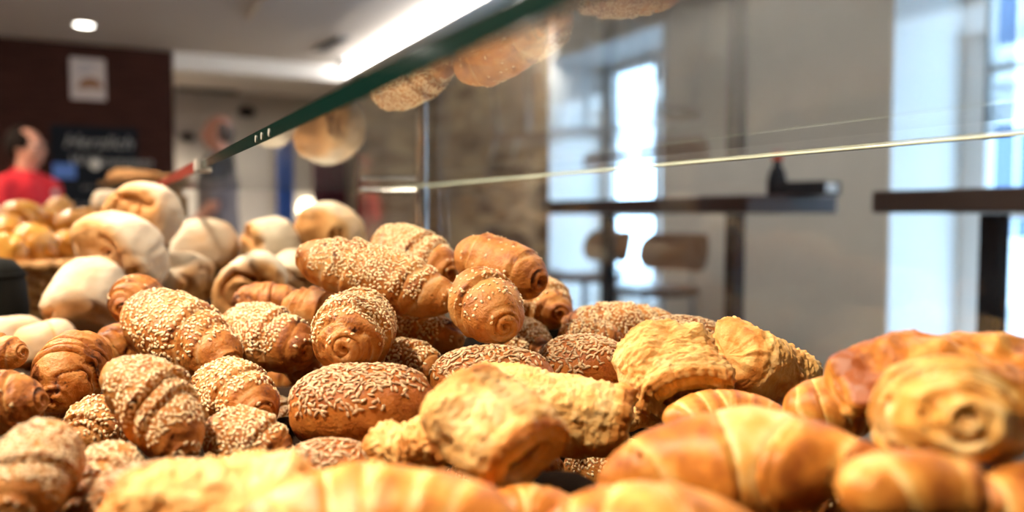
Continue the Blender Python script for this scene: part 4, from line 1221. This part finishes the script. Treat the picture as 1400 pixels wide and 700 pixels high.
def stool(px, py, X, yaw, label, seat_z=.74):
    c = on_plane(px, py, 0, X)
    e = empty('bar_stool', (float(c[0]), float(c[1]), 0), yaw); tag(e, label, 'bar stool', 'bentwood bar stools by the windows')
    n, r = 13, .205
    V, Fc = [], []
    # dished seat, front towards +x
    sm2 = MB()
    pts = []
    for k in range(40):
        t = 2 * math.pi * k / 40
        ex = .75
        pts.append((math.copysign(abs(math.cos(t)) ** ex, math.cos(t)) * r, math.copysign(abs(math.sin(t)) ** ex, math.sin(t)) * r * 1.02))
    sm2.poly_prism(pts, seat_z - .032, seat_z + .004)
    sm2.build('seat', M['stool'], e)
    bk = MB(); outl = []
    R_ = .30; bm = bk.bm; nz_, na = 7, 17; fr_, bk_ = [], []
    for side, rr in ((0, R_), (1, R_ + .014)):
        g = []
        for i in range(nz_):
            v = i / (nz_ - 1)
            row = []
            for j in range(na):
                u = j / (na - 1) * 2 - 1
                half = .72 * (1 - .25 * abs(2 * v - 1) ** 3)
                an = math.pi + u * half
                row.append(bm.verts.new((rr * math.cos(an) + .085 - .05 * v, rr * math.sin(an), seat_z + .075 + .19 * v)))
            g.append(row)
        (fr_ if side == 0 else bk_).extend(g)
    for g, fl in ((fr_, 0), (bk_, 1)):
        for i in range(nz_ - 1):
            for j in range(na - 1):
                f = [g[i][j], g[i][j + 1], g[i + 1][j + 1], g[i + 1][j]]
                bm.faces.new(f if fl else f[::-1])
    def rim(pa, pb):
        for k in range(len(pa) - 1):
            bm.faces.new((pa[k], pa[k + 1], pb[k + 1], pb[k]))
    rim(fr_[0], bk_[0]); rim(bk_[-1], fr_[-1])
    rim([r_[0] for r_ in bk_], [r_[0] for r_ in fr_]); rim([r_[-1] for r_ in fr_], [r_[-1] for r_ in bk_])
    bmesh.ops.recalc_face_normals(bm, faces=bm.faces[:])
    bk.build('backrest', M['stool'], e, smooth=True)
    for yy in (-.10, .10):
        MB().tube([(-.10, yy, seat_z - .045), (-.19, yy, seat_z), (-.225, yy, seat_z + .13)], .009, 8).build('back_support', M['steel'], e, smooth=True)
    for sx in (-1, 1):
        for sy in (-1, 1):
            MB().rod((sx * .13, sy * .13, seat_z - .0325), (sx * .21, sy * .21, 0), .012).build('leg', M['steel'], e, smooth=True)
    q = .185
    MB().tube([(-q, -q, .24), (q, -q, .24), (q, q, .24), (-q, q, .24)], .008, 8, True).build('footrest', M['steel'], e, smooth=True)
stool(893, 388, 2.45, math.radians(200), 'bentwood bar stool nearest, its broad brown back against the grey wall')
stool(800, 368, 2.60, math.radians(190), 'bentwood bar stool in front of the farther window, behind the table post')
stool(722, 360, 2.45, math.radians(15), 'bentwood bar stool furthest left, facing the farther window')

# ---------------------------------------------------------------- basket, black tub, crate
def basket():
    a = P(108, 358, 1.53)
    xr = float(a[0]); yn = float(a[1]); zt = float(a[2]) - .01
    xl = xr - .40; yf = yn + .40
    e = empty('wicker_basket', ((xl + xr) / 2, (yn + yf) / 2, ZS + .0012)); tag(e, 'wicker basket of golden knot rolls beside the bun heap', 'basket')
    hx, hy, h = (xr - xl) / 2, (yf - yn) / 2, zt - ZS
    def loop(z, amp, ph, n=96, f=1.0):
        out = []
        for k in range(n):
            t = 2 * math.pi * k / n
            ex = .28
            cx = math.copysign(abs(math.cos(t)) ** ex, math.cos(t)) * hx * f; cy = math.copysign(abs(math.sin(t)) ** ex, math.sin(t)) * hy * f
            q = amp * math.cos(24 * t + ph)
            out.append((cx * (1 + q / hx), cy * (1 + q / hy), z))
        return out
    w = MB(); rows = 13
    for r_ in range(rows):
        z = .008 + r_ * (h - .018) / (rows - 1)
        w.tube(loop(z, .005, math.pi * (r_ % 2), f=.90 + .08 * r_ / rows), .0065, 7, True)
    for k in range(24):
        t = 2 * math.pi * (k + .5) / 24; ex = .28
        c = math.copysign(abs(math.cos(t)) ** ex, math.cos(t)); s = math.copysign(abs(math.sin(t)) ** ex, math.sin(t))
        w.rod((c * hx * .90, s * hy * .90, .003), (c * hx * .98, s * hy * .98, h), .004, 7)
    w.poly_prism([(p[0], p[1]) for p in loop(0, 0, 0, f=.9)], .001, .006)
    w.build('woven_body', M['wicker'], e, smooth=True)
    MB().tube(loop(h, .003, 0), .011, 10, True).tube(loop(h + .004, .004, math.pi), .009, 8, True).build('rim', M['wicker'], e, smooth=True)
    # board under the rolls so that they sit high in the basket
    MB().poly_prism([(p[0], p[1]) for p in loop(0, 0, 0, f=.86)], h - .075, h - .063).build('liner', M['crate'], e)
    globals()['BASKET'] = (e, hx, hy, ZS + h - .063)
    return e
basket()
c = P(-8, 400, 1.12)
tub = empty('black_tub', (float(c[0]), float(c[1]), ZS + .0012)); tag(tub, 'rounded black tub at the left edge in front of the wicker basket', 'tub')
ht = float(P(0, 352, 1.12)[2]) - ZS
MB().lathe([(0, 0.001), (.030, 0.001), (.038, .01), (.043, ht * .6), (.038, ht - .02), (.024, ht - .004), (0, ht)], seg=36).build('body', M['blackp'], tub, smooth=True)
MB().tube([(.0385 * math.cos(t), .0385 * math.sin(t), ht - .026) for t in np.linspace(0, 2 * math.pi, 36, endpoint=False)], .003, 8, True).build('rim_band', M['blackp'], tub, smooth=True)

c = P(195, 250, 2.25)
cr = empty('wooden_crate', (float(c[0]), float(c[1]), ZS)); tag(cr, 'tall wooden crate behind the bun heap carrying a flat loaf', 'crate')
hc = float(c[2]) - ZS
for z in np.arange(0, hc - .06, .075):
    z = float(z)
    MB().box((-.11, -.10, z + .004), (.11, -.088, z + .068), .002).box((-.11, .088, z + .004), (.11, .10, z + .068), .002).box((-.11, -.087, z + .004), (-.098, .087, z + .068), .002).box((.098, -.087, z + .004), (.11, .087, z + .068), .002).build('slat_ring', M['crate'], cr)
cp = MB()
for sx in (-1, 1):
    for sy in (-1, 1):
        cp.box((sx * .086 - .011, sy * .076 - .011, 0.001), (sx * .086 + .011, sy * .076 + .011, hc - .012))
cp.build('corner_posts', M['crate'], cr)
MB().box((-.112, -.102, hc - .012), (.112, .102, hc), .002).build('top', M['crate'], cr)
G, att, _ = shape_oval(.168, .055, 77, H=.27, rough=3.0)
V, q, A = close_grid(G, dict(bake=att['bake'] - .25, flour=0 * att['bake'] + .1))
fl = mesh_obj('flat_loaf', V, q, M['wheat'], attrs=A)
zmin = V[:, 2].min()
place(fl, np.array([c[0], c[1], c[2] - zmin + .001]), frame_xz(_rt, UP)); tag(fl, 'flat lumpy loaf on the tall crate below the chalkboard', 'bread loaf')
MB().box((-1.15, 3.6, 0), (-.1, 4.2, .80), .01).box((-1.18, 3.57, .80), (-.07, 4.23, .86), .006)
# ---------------------------------------------------------------- people
def person(px, pd, head_px_top, face, shirt, hair, label, balding, glasses, bend=0.0):
    top = P(px, head_px_top, pd)
    Ht = float(top[2])
    e = empty('person', (float(top[0]), float(top[1]), 0), math.atan2(face[1], face[0]) - math.pi / 2)   # local +Y is forward
    tag(e, label, 'person')
    S = Ht / 1.75
    v = lambda x, y, z: (x * S, y * S, z * S)
    b = MB()
    cap = lambda a, c_, r1, r2: b.capsule(v(*a), v(*c_), r1 * S, r2 * S)
    rot = None
    # head: cranium, face, jaw, nose, ears, brow, lips
    b.ball(v(0, -.012, 1.655), .076 * S, .094 * S, .094 * S); b.ball(v(0, .028, 1.615), .064 * S, .068 * S, .090 * S)
    b.ball(v(0, .052, 1.553), .040 * S, .038 * S, .030 * S); b.ball(v(0, .082, 1.655), .050 * S, .018 * S, .013 * S)
    b.capsule(v(0, .092, 1.645), v(0, .112, 1.607), .009 * S, .015 * S); b.ball(v(0, .092, 1.570), .022 * S, .012 * S, .010 * S)
    for sx in (-1, 1):
        b.ball(v(sx * .074, -.005, 1.622), .010 * S, .020 * S, .032 * S); b.ball(v(sx * .034, .070, 1.605), .022 * S, .020 * S, .022 * S)
    cap((0, -.015, 1.47), (0, -.005, 1.58), .056, .056)
    # torso
    for sx in (-1, 1):
        cap((sx * .07, 0, 1.36), (sx * .06, .01, 1.05), .105, .105); cap((0, -.01, 1.43), (sx * .17, -.01, 1.395), .065, .055)
        cap((sx * .075, 0, .95), (sx * .06, .0, 1.08), .105, .10)
        cap((sx * .19, -.01, 1.39), (sx * .235, -.02, 1.12), .052, .042); cap((sx * .235, -.02, 1.12), (sx * .20, .17, .96), .041, .028)
        hx, hy, hz = sx * .195, .20, .935
        b.ball(v(hx, hy + .03, hz - .01), .030 * S, .045 * S, .016 * S)
        for k, (fx, fl_) in enumerate(((-.026, .055), (-.009, .066), (.009, .070), (.026, .062))):
            b.capsule(v(hx + fx * -sx, hy + .065, hz - .012), v(hx + fx * -sx, hy + .065 + fl_ * .6, hz - .022), .009 * S, .008 * S); b.capsule(v(hx + fx * -sx, hy + .065 + fl_ * .6, hz - .022), v(hx + fx * -sx, hy + .06 + fl_, hz - .045), .008 * S, .007 * S)
        b.capsule(v(hx - sx * .028, hy + .01, hz - .008), v(hx - sx * .058, hy + .055, hz - .02), .011 * S, .009 * S)
        cap((sx * .09, 0, .93), (sx * .10, .01, .50), .088, .056); cap((sx * .10, .01, .50), (sx * .105, -.02, .09), .054, .036)
        cap((sx * .105, -.04, .045), (sx * .115, .14, .036), .038, .032)
    body = b.build('body', M['skin'], e, smooth=True)
    rm = body.modifiers.new('join', 'REMESH'); rm.mode = 'VOXEL'; rm.voxel_size = .009; rm.use_smooth_shade = True
    sm3 = body.modifiers.new('soften', 'SMOOTH'); sm3.factor = .5; sm3.iterations = 4
    def cloth(name, parts, mat, extra=.012):
        m_ = MB()
        for a, c_, r1, r2 in parts:
            m_.capsule(v(*a), v(*c_), (r1 + extra) * S, (r2 + extra) * S)
        o = m_.build(name, mat, e, smooth=True)
        r1_ = o.modifiers.new('join', 'REMESH'); r1_.mode = 'VOXEL'; r1_.voxel_size = .011; r1_.use_smooth_shade = True
        s1 = o.modifiers.new('soften', 'SMOOTH'); s1.factor = .5; s1.iterations = 5
    up_ = []
    for sx in (-1, 1):
        up_ += [((sx * .07, 0, 1.36), (sx * .06, .01, 1.05), .105, .108), ((0, -.01, 1.43), (sx * .17, -.01, 1.395), .065, .055), ((sx * .07, 0, .96), (sx * .06, .0, 1.08), .112, .105),
                ((sx * .19, -.01, 1.39), (sx * .22, -.017, 1.20), .055, .055)]
    cloth(shirt[0], up_, shirt[1], .014)
    lo_ = []
    for sx in (-1, 1):
        lo_ += [((sx * .09, 0, .93), (sx * .10, .01, .50), .092, .062), ((sx * .10, .01, .50), (sx * .105, -.02, .12), .060, .050)]
    cloth('trousers', lo_, M['navy'], .010)
    MB().tube([v(.062 * math.cos(t), -.012 + .066 * math.sin(t), 1.485 + .012 * math.sin(t) * -1) for t in np.linspace(0, 2 * math.pi, 30, endpoint=False)], .014 * S, 8, True).build('collar', shirt[1], e, smooth=True)
    h = MB()
    if balding:
        h.ball(v(0, -.052, 1.650), .088 * S, .080 * S, .098 * S); h.ball(v(-.052, -.022, 1.662), .042 * S, .078 * S, .066 * S); h.ball(v(.052, -.022, 1.662), .042 * S, .078 * S, .066 * S)
        h.ball(v(0, -.048, 1.705), .070 * S, .066 * S, .062 * S)
    else:
        h.ball(v(0, -.040, 1.635), .081 * S, .075 * S, .080 * S); h.ball(v(-.052, -.045, 1.650), .034 * S, .048 * S, .055 * S); h.ball(v(.052, -.045, 1.650), .034 * S, .048 * S, .055 * S)
    ho = h.build('hair', hair, e, smooth=True)
    r2_ = ho.modifiers.new('join', 'REMESH'); r2_.mode = 'VOXEL'; r2_.voxel_size = .007; r2_.use_smooth_shade = True
    s2 = ho.modifiers.new('soften', 'SMOOTH'); s2.iterations = 3
    for sx in (-1, 1):
        MB().ball(v(sx * .030, .078, 1.636), .012 * S, .012 * S, .010 * S, seg=16).build('eye', M['white'], e, smooth=True)
    if glasses:
        g = MB()
        for sx in (-1, 1):
            g.tube([v(sx * .033 + .024 * math.cos(t), .108, 1.636 + .017 * math.sin(t)) for t in np.linspace(0, 2 * math.pi, 24, endpoint=False)], .0022, 6, True)
            g.tube([v(sx * .056, .107, 1.640), v(sx * .080, .04, 1.642), v(sx * .082, -.01, 1.638)], .0022, 6)
        g.tube([v(-.010, .109, 1.640), v(0, .113, 1.643), v(.010, .109, 1.640)], .0022, 6)
        g.build('glasses', M['blackp'], e, smooth=True)
    if shirt[0] == 'polo_shirt':
        MB().ball(v(-.075, .115, 1.36), .028 * S, .006 * S, .022 * S).build('badge', M['greyclip'], e, smooth=True)
    return e
fwd1 = _rt * .96 - _fw * .15
person(37, 4.35, 175, (float(fwd1[0]), float(fwd1[1])), ('polo_shirt', M['red']), M['hair'], 'balding man in a red polo shirt and glasses, seen in profile behind the counter', True, True)
fwd2 = -_rt * .92 - _fw * .1
person(297, 5.7, 158, (float(fwd2[0]), float(fwd2[1])), ('jumper', M['grey_cloth']), M['greyhair'], 'man with cropped grey hair facing left beyond the counter', False, False)

# ---------------------------------------------------------------- cloth the heap lies on, and the lower rolls in the basket
def wverts(o):
    n = len(o.data.vertices); v = np.empty(n * 3, np.float32); o.data.vertices.foreach_get('co', v)
    m = np.array(o.matrix_basis)
    return v.reshape(-1, 3).astype(float) @ m[:3, :3].T + m[:3, 3]

def build_bed():
    x0, y0, cs, nx, ny = -.40, -.15, .01, 90, 200
    Z = np.full((nx, ny), np.inf)
    for k, o in BREAD.items():
        if k[0] == 'n': continue
        V = wverts(o)
        i = ((V[:, 0] - x0) / cs).astype(int); j = ((V[:, 1] - y0) / cs).astype(int)
        ok = (i >= 0) & (i < nx) & (j >= 0) & (j < ny)
        np.minimum.at(Z, (i[ok], j[ok]), V[ok, 2])
    def shift_min(A):
        B = A.copy()
        for dx in (-1, 0, 1):
            for dy in (-1, 0, 1):
                S = np.full_like(A, np.inf)
                S[max(0, dx):nx + min(0, dx), max(0, dy):ny + min(0, dy)] = A[max(0, -dx):nx + min(0, -dx), max(0, -dy):ny + min(0, -dy)]
                B = np.minimum(B, S)
        return B
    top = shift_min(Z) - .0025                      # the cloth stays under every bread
    has = np.isfinite(top)
    X = x0 + (np.arange(nx) + .5) * cs; Y = y0 + (np.arange(ny) + .5) * cs
    be, hx, hy, _ = BASKET
    GX, GY = np.meshgrid(X, Y, indexing='ij')
    keep = (np.abs(GX - be.location.x) < hx + .03) & (np.abs(GY - be.location.y) < hy + .03) | (np.hypot(GX - tub.location.x, GY - tub.location.y) < .06)
    post = (np.hypot(GX - (XA - .022), GY - py_) < .025)
    flat = ZS + .0007
    def spread(A, step, pick, empty_):
        B = A.copy()
        for dx in (-1, 0, 1):
            for dy in (-1, 0, 1):
                if dx or dy:
                    S = np.full_like(A, empty_)
                    S[max(0, dx):nx + min(0, dx), max(0, dy):ny + min(0, dy)] = A[max(0, -dx):nx + min(0, -dx), max(0, -dy):ny + min(0, -dy)]
                    B = pick(B, S + step * math.hypot(dx, dy))
        return B
    E = np.where(has, np.maximum(top, flat), np.inf)
    for _ in range(90):                             # no steeper than about 30 degrees under the heap
        E = spread(E, .55 * cs, np.minimum, np.inf)
    K = np.where(has, E, -np.inf)
    for _ in range(90):                             # and falling away outside it
        K = spread(K, -.9 * cs, np.maximum, -np.inf)
    H = np.maximum(flat, np.minimum(E, K))
    H = np.where(keep | post, flat, H)
    for _ in range(3):
        A = np.pad(H, 1, mode='edge')
        H = np.where(keep | post, flat, np.minimum(H, .5 * H + .125 * (A[:-2, 1:-1] + A[2:, 1:-1] + A[1:-1, :-2] + A[1:-1, 2:])))
    V = np.stack([GX, GY, H], -1).reshape(-1, 3)
    W = V.copy(); W[:, 2] = ZS + .0002
    n = nx * ny
    a = (np.arange(nx - 1)[:, None] * ny + np.arange(ny - 1)[None]).ravel()
    f = np.stack([a, a + ny, a + ny + 1, a + 1], 1)
    rim = [i * ny for i in range(nx)] + [(nx - 1) * ny + j for j in range(1, ny)] + [i * ny + ny - 1 for i in range(nx - 2, -1, -1)] + [j for j in range(ny - 2, 0, -1)]
    r = np.array(rim); r2 = np.roll(r, -1)
    faces = np.concatenate([f, f[:, ::-1] + n, np.stack([r, r + n, r2 + n, r2], 1)])
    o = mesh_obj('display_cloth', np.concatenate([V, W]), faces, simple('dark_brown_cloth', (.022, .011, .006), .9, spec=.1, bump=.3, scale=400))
    tag(o, 'dark brown cloth draped under the whole heap of breads', 'cloth')

def build_low_knots():
    be, hx, hy, zb = BASKET
    src = BREAD['n0']
    pts = [tuple(wverts(BREAD[k])[:, 0:3].min(0)) + tuple(wverts(BREAD[k]).max(0)) for k in BREAD if k[0] == 'n']
    r = .043
    G, att, _ = shape_knot(r, 860)
    first = None
    lo = None
    n = 0
    for iy in range(4):
        for ix in range(4):
            x = be.location.x - hx * .80 + .048 + ix * .101; y = be.location.y - hy * .80 + .048 + iy * .101
            if abs(x - be.location.x) > hx * .80 - .02 or abs(y - be.location.y) > hy * .80 - .02: continue
            if lo is None: lo = G[..., 2].min()
            z = zb - lo + .002
            b = (x - r * 1.06, y - r * 1.06, z + lo, x + r * 1.06, y + r * 1.06, z + r * .8)
            if any(b[0] < p[3] and b[3] > p[0] and b[1] < p[4] and b[4] > p[1] and b[2] < p[5] and b[5] > p[2] for p in pts): continue
            Rm = frame_z(UP, hint=np.array([math.cos(n * 1.3), math.sin(n * 1.3), 0.0]))
            if first is None:
                first = o = bread('m0', 'knot_roll', G, att, M['golden'], np.array([x, y, z]), Rm, 'golden knot roll low in the wicker basket, under the heaped ones', 'bread roll', 'golden knot rolls at the bottom of the basket')
            else:
                o = first.copy(); COL.objects.link(o)
                place(o, np.array([x, y, z]), Rm)
            n += 1

build_breads(True)
build_fillers(True)
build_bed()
build_low_knots()

# ---------------------------------------------------------------- daylight and render settings
w = bpy.data.worlds.new('daylight'); sc.world = w; w.use_nodes = True
bg = w.node_tree.nodes['Background']
bg.inputs[0].default_value = (0.48, 0.73, 1.0, 1); bg.inputs[1].default_value = 11.0
for k, (y0, y1) in enumerate(((w1a, w1b), (w2a, w2b))):
    l = bpy.data.lights.new('window_portal', 'AREA'); l.shape = 'RECTANGLE'; l.size = ztop - .45; l.size_y = y1 - y0
    l.cycles.is_portal = True
    o = bpy.data.objects.new('window_portal', l); COL.objects.link(o)
    o.location = (XW + TH - .02, (y0 + y1) / 2, (ztop + .45) / 2); o.rotation_euler = (0, math.radians(90), 0)
vs = sc.view_settings
vs.view_transform = 'Standard'; vs.look = 'None'; vs.gamma = 1.0; vs.use_curve_mapping = False
vs.exposure = 0.10
sc.cycles.use_denoising = True
sc.cycles.max_bounces = 8
sc.cycles.transparent_max_bounces = 16
sc.cycles.caustics_reflective = False
sc.cycles.caustics_refractive = False
sc.cycles.sample_clamp_indirect = 8
